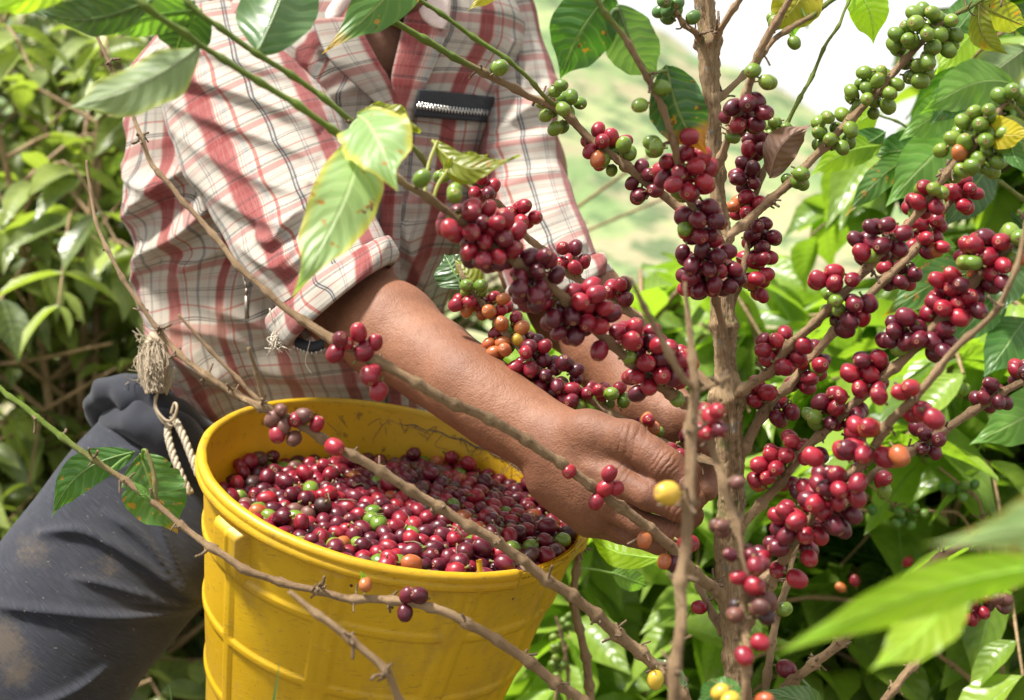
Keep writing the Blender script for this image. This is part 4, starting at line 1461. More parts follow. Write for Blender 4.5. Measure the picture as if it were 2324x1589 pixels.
def leg_tube(axis, folds, seg, seed, squash=.95, top=None):
    a = catmull(np.array([(x, y, d * 1000, w) for x, y, d, w in axis], float), 7)
    a[:, 2] /= 1000
    tg = np.gradient(a[:, :2], axis=0); tg /= np.linalg.norm(tg, axis=1)[:, None]
    nx, ny = -tg[:, 1], tg[:, 0]
    th = np.linspace(np.pi, -np.pi, seg, endpoint=False)
    c_, s_ = np.cos(th), np.sin(th)
    px = a[:, 0:1] + a[:, 3:4] * c_ * nx[:, None]
    py = a[:, 1:2] + a[:, 3:4] * c_ * ny[:, None]
    H = fold_field(px, py, [(q_[0], q_[1] * .85, q_[2] * .5) for q_ in folds]) * np.clip(s_, 0, 1)[None] ** .3
    H = H + .0035 * wav(px / 140, py / 140, seed, 5) + .0018 * (1 - np.abs(wav(px / 120 - py / 160, py / 120, seed + 1, 4)))
    mp = K * a[:, 2:3]
    z = a[:, 2:3] - a[:, 3:4] * mp * squash * np.sign(s_) * np.abs(s_) ** .9 - H * np.sign(s_)
    ed = (1 - np.abs(s_)) * np.sign(c_)
    V = W(np.stack([(px - 1162) * mp + ed * H * nx[:, None], -(py - 794.5) * mp - ed * H * ny[:, None], z], -1))
    ln = np.r_[0, np.cumsum(np.linalg.norm(np.diff(V[:, seg // 4], axis=0), axis=1))]
    U = np.stack(np.broadcast_arrays(th[None] * .09, ln[:, None]), -1)
    gr = np.zeros(px.shape)
    for gx_, gy_, r_, am in ((80, 1420, 70, 1.0), (110, 1470, 50, .9), (130, 1230, 60, .7), (310, 1250, 45, .6), (55, 1560, 60, .6), (250, 1300, 30, .5), (70, 1300, 40, .35)):
        gr = np.maximum(gr, am * np.exp(-((px - gx_) ** 2 + (py - gy_) ** 2) / r_ ** 2))
    return V.reshape(-1, 3), grid_faces(len(a), seg, True), U.reshape(-1, 2), gr.ravel()


PF = [
    ([(468, 1350), (400, 1262), (320, 1205), (240, 1175), (130, 1188)], .015, 24),
    ([(470, 1352), (420, 1250), (370, 1180), (290, 1130)], .012, 20),
    ([(472, 1356), (380, 1320), (300, 1290), (220, 1272)], .009, 18),
    ([(474, 1362), (330, 1362), (180, 1345), (20, 1335)], .014, 26),
    ([(474, 1358), (440, 1240), (410, 1150), (350, 1080)], .010, 18),
    ([(300, 1470), (230, 1520), (120, 1560), (0, 1570)], .010, 30),
    ([(0, 1480), (50, 1520), (90, 1600)], .009, 24),
    ([(400, 1010), (330, 1010), (260, 1030), (200, 1060)], .007, 22),
    ([(430, 1060), (350, 1040), (270, 1070)], .006, 18),
    ([(470, 1354), (400, 1340), (340, 1330)], .006, 12),
]
tv, tf, tu, tg_ = leg_tube([(475, 985, 1.56, 190), (440, 1035, 1.52, 205), (278, 1244, 1.40, 222), (38, 1560, 1.28, 214), (-160, 1830, 1.22, 190), (-240, 2050, 1.26, 165), (-270, 2400, 1.42, 140), (-270, 2900, 1.56, 120)], PF, 300, 81)
mb = MB()
mb.add(tv, tf, tu, tg_)
tv2, tf2, tu2, tg2 = leg_tube([(790, 1000, 1.66, 200), (815, 1200, 1.68, 185), (815, 1600, 1.70, 160), (805, 2000, 1.74, 140), (800, 2700, 1.8, 115)], [], 120, 85)
mb.add(tv2, tf2, tu2, tg2 * 0)
# seat and waistband of the trousers
yh = np.arange(884, 1130, 6.0)
th = np.linspace(np.pi, -np.pi, 200, endpoint=False)
xl = np.interp(yh, [884, 930, 990, 1130], [292, 262, 275, 420]); xr = np.interp(yh, [884, 930, 1130], [990, 1000, 960])
pxh = ((xl + xr) / 2)[:, None] + ((xr - xl) / 2)[:, None] * np.cos(th)
pyh = yh[:, None] + 0 * pxh
dh = 1.63
hh = .004 * wav(pxh / 40, pyh / 60, 90, 5)
zz = dh - (.095 + 0 * yh)[:, None] * np.sin(th) - hh
Vh = W(np.stack([(pxh - 1162) * K * dh, -(pyh - 794.5) * K * dh, zz], -1)).reshape(-1, 3)
mb.add(Vh, grid_faces(len(yh), 200, True), np.zeros((len(Vh), 2)), 0.0)
trs = mk('trousers', np.concatenate(mb.V), mb.F, TWILL, person, uv=np.concatenate(mb.U), attrs={'grime': np.concatenate(mb.A)})
# bunched waist roll of the trousers
rp = catmull(np.array([P(236, 948, 1.50), P(246, 898, 1.47), P(290, 884, 1.45), P(330, 915, 1.445), P(385, 945, 1.45), P(430, 965, 1.47), P(462, 985, 1.50)]), .004)
rv, rf, ru = tube(rp, np.interp(np.linspace(0, 1, len(rp)), [0, .15, .35, .5, .7, 1], [.020, .021, .015, .022, .020, .016]), 40)
rv = rv + .0035 * np.stack([wav(rv[:, 0] * 90, rv[:, 2] * 90, 95 + q, 4) for q in range(3)], 1)
mk('waist_roll', rv, rf, TWILL, trs, uv=ru)
rp = catmull(np.array([P(262, 960, 1.47), P(320, 955, 1.44), P(380, 985, 1.43), P(432, 1040, 1.44), P(455, 1100, 1.46)]), .004)
rv, rf, ru = tube(rp, np.interp(np.linspace(0, 1, len(rp)), [0, .3, .7, 1], [.018, .024, .026, .018]), 40)
rv = rv + .003 * np.stack([wav(rv[:, 0] * 80, rv[:, 2] * 80, 99 + q, 4) for q in range(3)], 1)
mk('waist_roll', rv, rf, TWILL, trs, uv=ru)

# ------------------------------------------------------------------ cord, rope and frayed sacking at the waist
N = NT('rope_fibre'); ob = N.coord()
ROPE = N.done(N.pr(N.mix(N.noise(ob, 260, 4, .7), (.26, .21, .14), (.52, .46, .36)), .9, N.bump(N.noise(ob, 500, 2), .6, .002)))
N = NT('sacking_fibre'); ob = N.coord()
SACK = N.done(N.pr(N.mix(N.noise(ob, 150, 4, .7), (.20, .15, .09), (.46, .38, .28)), .9))


def rope_path(path, r, turns=60, strands=3):
    out = []
    p = catmull(path, .0015)
    t = nrm(np.gradient(p, axis=0))
    u = nrm(np.cross(t, FWD)); v = np.cross(t, u)
    s = np.r_[0, np.cumsum(np.linalg.norm(np.diff(p, axis=0), axis=1))]
    for q in range(strands):
        a = s * turns * 6.283 + q * 6.283 / strands
        out.append(p + .5 * r * (np.cos(a)[:, None] * u + np.sin(a)[:, None] * v))
    return out


mb = MB()
for pth, r in ((np.array([P(392, 945, 1.405), P(414, 985, 1.395), P(432, 1030, 1.385), P(451, 1078, 1.375)]), .0036),
               (np.array([P(385, 955, 1.41), P(381, 985, 1.40), P(392, 1030, 1.39), P(414, 1085, 1.38), P(432, 1120, 1.378)]), .0036),
               (np.array([P(404, 960, 1.40), P(430, 1020, 1.39), P(446, 1065, 1.378)]), .0028)):
    for st in rope_path(pth, r, 45):
        mb.add(*tube(st, r * .62, 7)[:2])
o = mb.build('rope', [ROPE])
tag(o, 'doubled cream rope running from the waist down to the side of the yellow bucket', 'rope')
mb = MB()
for pth in (np.array([P(352, 900, 1.41), P(356, 930, 1.40), P(378, 955, 1.395), P(394, 950, 1.395), P(402, 925, 1.395), P(396, 915, 1.40), P(388, 940, 1.40)]),
            np.array([P(358, 890, 1.41), P(352, 925, 1.405), P(372, 960, 1.40), P(392, 968, 1.40)])):
    mb.add(*tube(catmull(pth, .002), .0014, 7)[:2])
o = mb.build('thin_string', [SACK])
tag(o, 'thin looped string tied between the frayed sacking and the cream rope', 'string')
mb = MB()
for i_ in range(1000):
    f = rng.random()
    x0 = 354 + 14 * (rng.random() - .5)
    a_ = P(x0, 765 + 20 * rng.random(), 1.452 - .012 * rng.random())
    e_ = P(330 + 42 * rng.random(), 820 + 74 * rng.random() ** .6, 1.425 - .03 * rng.random())
    m_ = (a_ + e_) / 2 + rng.normal(size=3) * .0045 + VD(-.002, 0, -.008)
    mb.add(*tube(catmull(np.array([a_, m_, e_]), .006), .00042, 4, False)[:2])
for i_ in range(60):
    a_ = P(325 + 50 * rng.random(), 760 + 110 * rng.random(), 1.43)
    b_ = a_ + VD(-.006 - .014 * rng.random(), rng.normal() * .008, rng.normal() * .008)
    mb.add(*tube(catmull(np.array([a_, (a_ + b_) / 2 + rng.normal(size=3) * .004, b_]), .003), .0004, 4, False)[:2])
core = catmull(np.array([P(356, 760, 1.46), P(352, 800, 1.452), P(350, 850, 1.447), P(352, 890, 1.45)]), .004)
cv, cf, cu = tube(core, np.interp(np.linspace(0, 1, len(core)), [0, .3, .8, 1], [.008, .014, .017, .011]), 14)
mb.add(cv, cf)
o = mb.build('frayed_sacking', [SACK])
tag(o, 'frayed tuft of beige sacking hanging at the waist beside the trousers', 'sacking')
mb = MB()
for i_ in range(4):
    pth = np.array([P(395 - 7 * i_, 835, 1.447), P(388 - 7 * i_, 862, 1.44), P(372 - 5 * i_, 905, 1.44)])
    mb.add(*tube(catmull(pth, .003), .0022, 6)[:2])
o = mb.build('sack_cords', [ROPE])
tag(o, 'bundle of folded cream cord between the frayed sacking and the shirt hem', 'cord')

# ------------------------------------------------------------------ the coffee tree in front
tree = empty('coffee_tree', P(1700, 3600, 1.12), 'coffee tree with a tan trunk and long side branches loaded with red and green cherries', 'tree')
rt = np.random.default_rng(5)


def branch_obj(name, pts, parent, mat=None, nodes=None, green=None, scar=.5, seg=14, knob=1.42, scar_n=5):
    """pts: x, y, depth, width in measured px; swollen joints every so often"""
    a = np.array([(x, y, d, w) for x, y, d, w in pts], float)
    wp = np.c_[Pm(a[:, :3]), a[:, 3] * K * a[:, 2] / 2, a[:, :2]]
    p = catmull(wp, .0022)
    s = np.r_[0, np.cumsum(np.linalg.norm(np.diff(p[:, :3], axis=0), axis=1))]
    ln = s[-1]
    if nodes is None:
        step = rt.uniform(.024, .032)
        nodes = np.arange(step * rt.uniform(.4, 1), ln - .004, step) + rt.normal(size=len(np.arange(step * .7, ln - .004, step)) + 2)[:len(np.arange(step * rt.uniform(.7, .7), ln - .004, step))].mean() * 0
    r = p[:, 3].copy()
    for nd in nodes:
        e = (s - nd)
        r *= 1 + (knob - 1) * np.exp(-(np.where(e > 0, e / .0022, e / .0050)) ** 2)
    r *= 1 + .05 * wav(s * 160, s * 0, int(rt.integers(99)), 4)
    # slight kink at every joint
    off = np.zeros((len(s), 3))
    for nd in nodes:
        off += (rt.normal(size=3) * .0008)[None] * np.exp(-((s - nd) / .012) ** 2)[:, None]
    path = p[:, :3] + off
    tint = np.zeros(len(s)) if green is None else np.clip(np.interp(p[:, 4], *green), 0, 1)
    mb = MB()
    V, F, U = tube(path, r, seg, rough=.045)
    mb.add(V, F, U, np.repeat(tint, seg))
    tg = nrm(np.gradient(path, axis=0))
    for nd in nodes:
        if rt.random() > scar: continue
        i = int(np.argmin(abs(s - nd)))
        for q in range(rt.integers(2, 2 + scar_n)):
            dv = rt.normal(size=3); dv = nrm(dv - (dv @ tg[i]) * tg[i])
            b = path[i] + dv * r[i] * .8 + tg[i] * rt.normal() * .0015
            l_ = rt.uniform(.0018, .0062)
            e = b + (dv + .7 * rt.normal(size=3)) * l_
            v_, f_, u_ = tube(catmull(np.array([b, (b + e) / 2 + rt.normal(size=3) * .0006, e]), .001), [.0012, .0009] if False else rt.uniform(.0006, .0012), 5, rough=.15)
            mb.add(v_, f_, u_, 0.0, 1)
    o = mb.build(name, [mat or BARK, SCAR], parent)
    BR_[o.name] = (path, r, p[:, 4:6])
    return o


BR_ = {}
tr = branch_obj('trunk', [(1588, -60, 1.13, 52), (1603, 50, 1.13, 50), (1608, 92, 1.13, 54), (1613, 200, 1.13, 46), (1622, 330, 1.13, 40), (1628, 430, 1.13, 40), (1638, 530, 1.13, 44),
                          (1640, 640, 1.125, 54), (1642, 735, 1.12, 60), (1648, 830, 1.12, 54), (1651, 900, 1.12, 76), (1655, 990, 1.12, 68), (1659, 1080, 1.12, 68),
                          (1656, 1200, 1.12, 68), (1657, 1340, 1.12, 66), (1662, 1420, 1.12, 58), (1668, 1500, 1.12, 60), (1682, 1620, 1.12, 64), (1700, 1900, 1.12, 70), (1700, 3650, 1.12, 80)],
                tree, TRUNK, nodes=[], seg=40)
# joints of the trunk as rough collars
bpy_tr = tr.data
co = np.empty(len(bpy_tr.vertices) * 3); bpy_tr.vertices.foreach_get('co', co); co = co.reshape(-1, 3)
path, rr_, pxs = BR_[tr.name]
wv = co + WLOC[tr.name]
seg = 40
ii = np.minimum(np.arange(len(co)) // seg, len(path) - 1)
ax = wv - path[ii]
rl = np.linalg.norm(ax, axis=1, keepdims=True) + 1e-9
ypx = pxs[ii, 1]
g = np.zeros(len(co))
for y0, am, wd in ((95, .003, 12), (225, .0015, 10), (395, .002, 14), (545, .002, 12), (742, .0022, 9), (903, .0028, 18), (1060, .0012, 12), (1190, .002, 16), (1345, .0028, 16), (1490, .002, 14)):
    g += am * np.exp(-((ypx - y0 - 6 * np.sin(np.arange(len(co)) % seg * .5)) / wd) ** 2)
angi = (np.arange(len(co)) % seg) / seg * 6.283
g += .0010 * wav(angi * 5 + 0 * ypx, ypx / 60 + 0 * angi, 12, 5) + .0009 * wav(angi * 9, ypx / 40, 14, 4) - .0012
bpy_tr.vertices.foreach_set('co', (co + ax / rl * g[:, None]).astype(np.float32).ravel()); bpy_tr.update()

B = {}


def nearer(d):
    return d + .5 * max(0.0, 1.09 - d)


def br(key, pts, parent=tree, **k):
    if key in ('L5', 'L5a', 'L5b', 'L6', 'L7', 'L7a'):
        pts = [(x, y, nearer(d), w) for x, y, d, w in pts]
    B[key] = branch_obj('branch', pts, parent, **k)


D0 = 1.12
br('B1', [(1640, 545, 1.125, 22), (1700, 497, 1.13, 20), (1790, 418, 1.13, 19), (1870, 332, 1.13, 18), (1980, 220, 1.12, 17), (2040, 152, 1.12, 16), (2110, 78, 1.11, 13), (2170, 28, 1.11, 11), (2215, 4, 1.11, 9), (2290, -30, 1.11, 8)], green=([2120, 2200], [0, .9]), scar=.3)
br('B2', [(1660, 905, 1.12, 24), (1690, 884, 1.10, 22), (1749, 836, 1.08, 20), (1815, 766, 1.06, 19), (1873, 708, 1.04, 19), (1950, 631, 1.03, 18), (2023, 547, 1.02, 18), (2081, 486, 1.01, 17), (2154, 383, 1.0, 17), (2198, 340, 1.0, 15), (2242, 292, 1.0, 13), (2310, 200, 1.0, 10)], scar=.3)
br('B3', [(1664, 1045, 1.12, 26), (1690, 1012, 1.12, 24), (1731, 938, 1.12, 22), (1767, 894, 1.12, 21), (1804, 857, 1.12, 20), (1902, 744, 1.11, 19), (1994, 649, 1.10, 18), (2074, 573, 1.10, 17), (2110, 520, 1.10, 15), (2180, 430, 1.10, 12)], scar=.3)
br('B4', [(1660, 1225, 1.12, 24), (1680, 1193, 1.10, 23), (1731, 1142, 1.09, 22), (1767, 1098, 1.08, 20), (1829, 1018, 1.06, 19), (1869, 987, 1.05, 19), (1932, 923, 1.04, 20), (1968, 892, 1.03, 20), (2023, 836, 1.02, 21), (2074, 793, 1.01, 21), (2118, 744, 1.0, 22), (2202, 649, .99, 21), (2278, 576, .98, 19), (2330, 528, .97, 17)], scar=.3)
br('B5', [(1690, 1440, 1.07, 18), (1745, 1336, 1.02, 19), (1785, 1259, 1.0, 19), (1825, 1200, .98, 19), (1851, 1160, .97, 20), (1895, 1113, .95, 20), (1950, 1055, .94, 21), (1979, 1022, .93, 22), (2023, 956, .92, 21), (2074, 905, .91, 19), (2125, 846, .90, 18), (2169, 792, .89, 16), (2260, 708, .88, 13), (2293, 638, .87, 12), (2318, 560, .87, 11), (2340, 480, .87, 10)], scar=.5)
br('B6', [(1672, 1350, 1.12, 24), (1731, 1312, 1.15, 21), (1800, 1250, 1.17, 20), (1877, 1179, 1.18, 19), (1950, 1106, 1.19, 19), (1994, 1069, 1.19, 19), (2045, 1037, 1.2, 19), (2143, 974, 1.2, 19), (2227, 923, 1.21, 18), (2330, 862, 1.21, 17)], scar=.3)
br('V1', [(1555, 640, .80, 7), (1555, 657, .80, 8), (1563, 730, .80, 14), (1577, 860, .79, 19), (1577, 900, .79, 24), (1570, 1030, .78, 26), (1559, 1204, .77, 26), (1552, 1350, .77, 26), (1540, 1480, .76, 26), (1530, 1620, .76, 27), (1525, 1900, .8, 28)], scar=.6, nodes=[.045, .085, .128, .17, .215, .255])
br('V1a', [(1430, 630, .76, 8), (1475, 715, .77, 13), (1537, 839, .78, 16), (1572, 880, .79, 16)], scar=.2)
br('V1b', [(1577, 890, .79, 12), (1610, 872, .79, 10), (1652, 850, .78, 9)], scar=.2)
br('V2', [(1588, 930, .85, 10), (1617, 1022, .85, 15), (1643, 1095, .84, 18), (1665, 1179, .84, 19), (1681, 1277, .83, 18), (1692, 1387, .83, 17), (1698, 1478, .82, 17), (1690, 1620, .82, 17), (1680, 1900, .84, 18)], scar=.8)
br('L1', [(1630, 545, 1.12, 22), (1559, 482, 1.13, 21), (1470, 418, 1.13, 19), (1409, 368, 1.13, 18), (1345, 321, 1.13, 18), (1309, 289, 1.13, 17), (1255, 243, 1.12, 17), (1195, 218, 1.11, 16), (1141, 189, 1.10, 16), (1088, 161, 1.09, 15), (1034, 129, 1.08, 15), (916, 61, 1.06, 15), (820, 0, 1.04, 14), (740, -60, 1.02, 12)], green=([1040, 1105], [1, 0]), scar=.15)
br('L1b', [(1262, 240, 1.12, 11), (1227, 211, 1.11, 10), (1184, 164, 1.10, 10), (1084, 89, 1.09, 11), (952, 0, 1.08, 10), (880, -50, 1.07, 9)], green=([1180, 1260], [1, .6]), scar=.1)
br('L2', [(1640, 950, 1.11, 26), (1590, 925, 1.09, 24), (1532, 900, 1.06, 22), (1488, 868, 1.04, 21), (1366, 761, 1.0, 21), (1295, 696, .98, 21), (1270, 668, .97, 21), (1180, 603, .95, 20), (1090, 540, .93, 19), (1023, 489, .92, 18), (977, 454, .91, 17), (923, 421, .90, 15), (860, 372, .89, 14), (779, 314, .88, 16), (725, 275, .87, 15), (632, 214, .86, 15), (568, 175, .85, 15), (464, 111, .84, 14), (404, 71, .83, 15), (332, 14, .82, 16), (280, -40, .82, 15)], green=([800, 900], [1, 0]), scar=.2)
br('L2b', [(975, 385, .95, 10), (935, 330, .94, 12), (820, 283, .93, 13), (770, 250, .92, 13), (672, 178, .91, 13), (584, 122, .90, 13), (460, 38, .89, 12), (400, -20, .89, 11)], green=([900, 960], [1, .6]), scar=.1)
br('L3', [(1640, 895, 1.13, 24), (1560, 835, 1.15, 20), (1473, 746, 1.16, 19), (1405, 689, 1.17, 18), (1309, 632, 1.18, 17), (1205, 546, 1.19, 16), (1150, 480, 1.19, 13), (1080, 430, 1.19, 10), (1010, 392, 1.19, 8)], scar=.2)
br('L4', [(1650, 1060, 1.14, 20), (1560, 1030, 1.17, 17), (1470, 985, 1.19, 16), (1373, 930, 1.2, 16), (1309, 886, 1.2, 16), (1220, 832, 1.21, 15), (1123, 725, 1.22, 13), (1070, 660, 1.22, 10), (1040, 600, 1.22, 8)], scar=.2)
br('L5', [(1560, 1600, 1.08, 28), (1505, 1529, 1.06, 27), (1427, 1465, 1.04, 27), (1323, 1375, 1.01, 25), (1213, 1293, .98, 23), (1095, 1208, .96, 22), (980, 1143, .95, 22), (855, 1065, .93, 21), (780, 1029, .92, 20), (654, 946, .91, 18), (589, 918, .91, 18), (536, 896, .92, 15), (450, 843, .93, 13), (379, 775, .95, 12), (311, 682, .96, 10), (264, 604, .97, 9), (229, 532, .98, 8), (204, 436, .99, 7), (196, 364, 1.0, 6)], scar=.75, green=([180, 200], [0, 0]))
br('L5a', [(593, 914, .91, 11), (546, 871, .91, 9), (479, 796, .91, 8), (404, 714, .91, 6)], scar=.3)
br('L5b', [(598, 910, .91, 12), (586, 868, .90, 10), (564, 789, .88, 8)], scar=.2)
br('L6', [(1650, 1360, 1.12, 28), (1603, 1325, 1.09, 27), (1532, 1250, 1.04, 25), (1445, 1179, 1.0, 23), (1380, 1133, .98, 22), (1327, 1093, .96, 22), (1252, 1040, .94, 22), (1123, 957, .91, 22), (998, 900, .88, 23), (898, 843, .87, 22), (880, 832, .87, 24), (791, 789, .87, 20), (750, 768, .87, 22), (650, 703, .88, 16), (579, 639, .89, 14), (486, 536, .91, 13), (429, 468, .92, 11), (386, 418, .93, 11), (343, 368, .94, 11), (318, 311, .95, 10), (293, 243, .96, 9), (266, 186, .97, 7), (225, 95, .98, 7), (205, 50, .99, 7), (193, 12, 1.0, 7)], scar=.45)
br('L7', [(1640, 1900, 1.06, 30), (1420, 1690, 1.0, 27), (1316, 1589, .98, 25), (1266, 1550, .97, 24), (1148, 1468, .95, 22), (1070, 1418, .94, 21), (1005, 1386, .93, 19), (916, 1365, .93, 18), (838, 1357, .93, 18), (732, 1347, .93, 17), (600, 1308, .93, 16), (507, 1258, .93, 17), (432, 1208, .94, 14), (361, 1150, .95, 13), (282, 1093, .96, 13), (211, 1043, .97, 13), (150, 1000, .98, 13), (64, 928, .99, 12), (0, 878, 1.0, 11), (-60, 820, 1.0, 10)], green=([140, 290], [1, 0]), scar=.7)
br('L7a', [(353, 1138, .955, 10), (346, 1100, .955, 9), (340, 1050, .955, 10), (331, 1022, .955, 8)], green=([300, 400], [.45, .45]), scar=.2)
br('L8', [(655, 1341, .86, 10), (718, 1393, .86, 15), (754, 1418, .86, 17), (809, 1461, .86, 16), (859, 1507, .86, 17), (880, 1536, .86, 16), (916, 1600, .87, 17), (1000, 1750, .9, 18), (1400, 2300, 1.0, 22)], scar=.2)
br('L9', [(1330, 1210, 1.42, 14), (1305, 1300, 1.42, 17), (1305, 1379, 1.42, 18), (1323, 1468, 1.42, 19), (1341, 1600, 1.42, 20), (1350, 1900, 1.4, 20)], scar=.6)
br('L10', [(1640, 1440, 1.13, 18), (1606, 1369, 1.15, 17), (1577, 1310, 1.17, 15), (1540, 1240, 1.19, 12), (1500, 1185, 1.2, 9)], scar=.3)
br('U1', [(1620, 395, 1.12, 17), (1632, 365, 1.10, 18), (1672, 263, 1.07, 19), (1716, 146, 1.05, 18), (1738, 91, 1.04, 18), (1785, 11, 1.03, 16), (1815, -50, 1.02, 14)], mat=None, scar=.5)
br('U2', [(1625, 232, 1.13, 16), (1643, 215, 1.14, 15), (1690, 168, 1.15, 14), (1760, 84, 1.16, 13), (1829, 40, 1.17, 12), (1877, 7, 1.17, 11), (1930, -30, 1.17, 9)], green=([1825, 1850], [0, .9]), scar=.2)
br('U3', [(1612, 108, 1.13, 16), (1625, 84, 1.12, 15), (1654, 37, 1.10, 14), (1680, 0, 1.09, 13), (1710, -50, 1.08, 11)], scar=.3)
br('U4', [(1600, 105, 1.13, 14), (1581, 80, 1.12, 14), (1548, 44, 1.10, 12), (1522, 0, 1.09, 10), (1500, -40, 1.09, 9)], scar=.6)
br('U5', [(1650, 745, 1.13, 14), (1662, 690, 1.14, 14), (1690, 600, 1.15, 14), (1705, 490, 1.16, 14), (1730, 400, 1.16, 13), (1762, 322, 1.17, 13), (1785, 281, 1.17, 10), (1815, 219, 1.17, 9), (1837, 183, 1.18, 8), (1891, 69, 1.18, 7), (1928, 0, 1.19, 5), (1945, -40, 1.19, 5)], green=([1765, 1785], [0, .9]), scar=.2)
br('U6', [(1642, 765, 1.12, 16), (1630, 700, 1.10, 16), (1605, 600, 1.07, 16), (1585, 511, 1.04, 18), (1566, 457, 1.03, 17), (1544, 387, 1.01, 17), (1526, 321, .99, 16), (1504, 252, .98, 15), (1475, 190, .97, 14), (1455, 154, .96, 14), (1416, 86, .95, 13), (1359, 0, .94, 12), (1330, -50, .94, 11)], green=([1395, 1425], [.8, 0]), scar=.5)
br('R9', [(1960, 1640, 1.27, 18), (2015, 1577, 1.27, 18), (2096, 1475, 1.28, 18), (2154, 1413, 1.28, 18), (2200, 1375, 1.29, 14), (2249, 1336, 1.29, 12), (2320, 1290, 1.3, 10)], scar=.7)
br('R10', [(1700, 1640, 1.14, 26), (1796, 1548, 1.14, 23), (1830, 1522, 1.13, 21), (1895, 1471, 1.12, 20), (1950, 1420, 1.11, 19), (2060, 1320, 1.10, 18), (2169, 1248, 1.09, 17), (2260, 1219, 1.09, 16), (2340, 1190, 1.09, 14)], scar=.6)
br('R11', [(1725, 1640, 1.15, 18), (1738, 1562, 1.15, 18), (1763, 1405, 1.16, 17), (1778, 1350, 1.17, 16), (1793, 1292, 1.18, 12), (1805, 1230, 1.19, 8)], scar=.4)

# branches of the bush behind
brush = empty('coffee_bush', P(2250, 2600, 1.75), 'thin leaning coffee bush with small dark green cherries, behind the red branches', 'bush', GR)
br('R12', [(2300, 1640, 1.7, 12), (2205, 1544, 1.7, 12), (2132, 1489, 1.7, 11), (2048, 1434, 1.7, 10), (1960, 1380, 1.7, 8)], parent=brush, scar=.3)
br('R13', [(2250, 1330, 1.66, 8), (2190, 1180, 1.66, 7), (2120, 1160, 1.66, 7), (2040, 1150, 1.66, 6), (1960, 1090, 1.66, 5)], parent=brush, scar=.3)
br('R14', [(2290, 1640, 1.62, 8), (2240, 1200, 1.62, 7), (2190, 1110, 1.62, 6), (2130, 1060, 1.62, 6)], parent=brush, scar=.3)
br('R15', [(2260, 1640, 1.75, 14), (2250, 2000, 1.75, 18), (2250, 2620, 1.75, 26)], parent=brush, scar=.3)
br('R16', [(1290, 1640, 1.9, 10), (1285, 1500, 1.9, 8), (1262, 1400, 1.9, 6)], parent=brush, scar=.3)

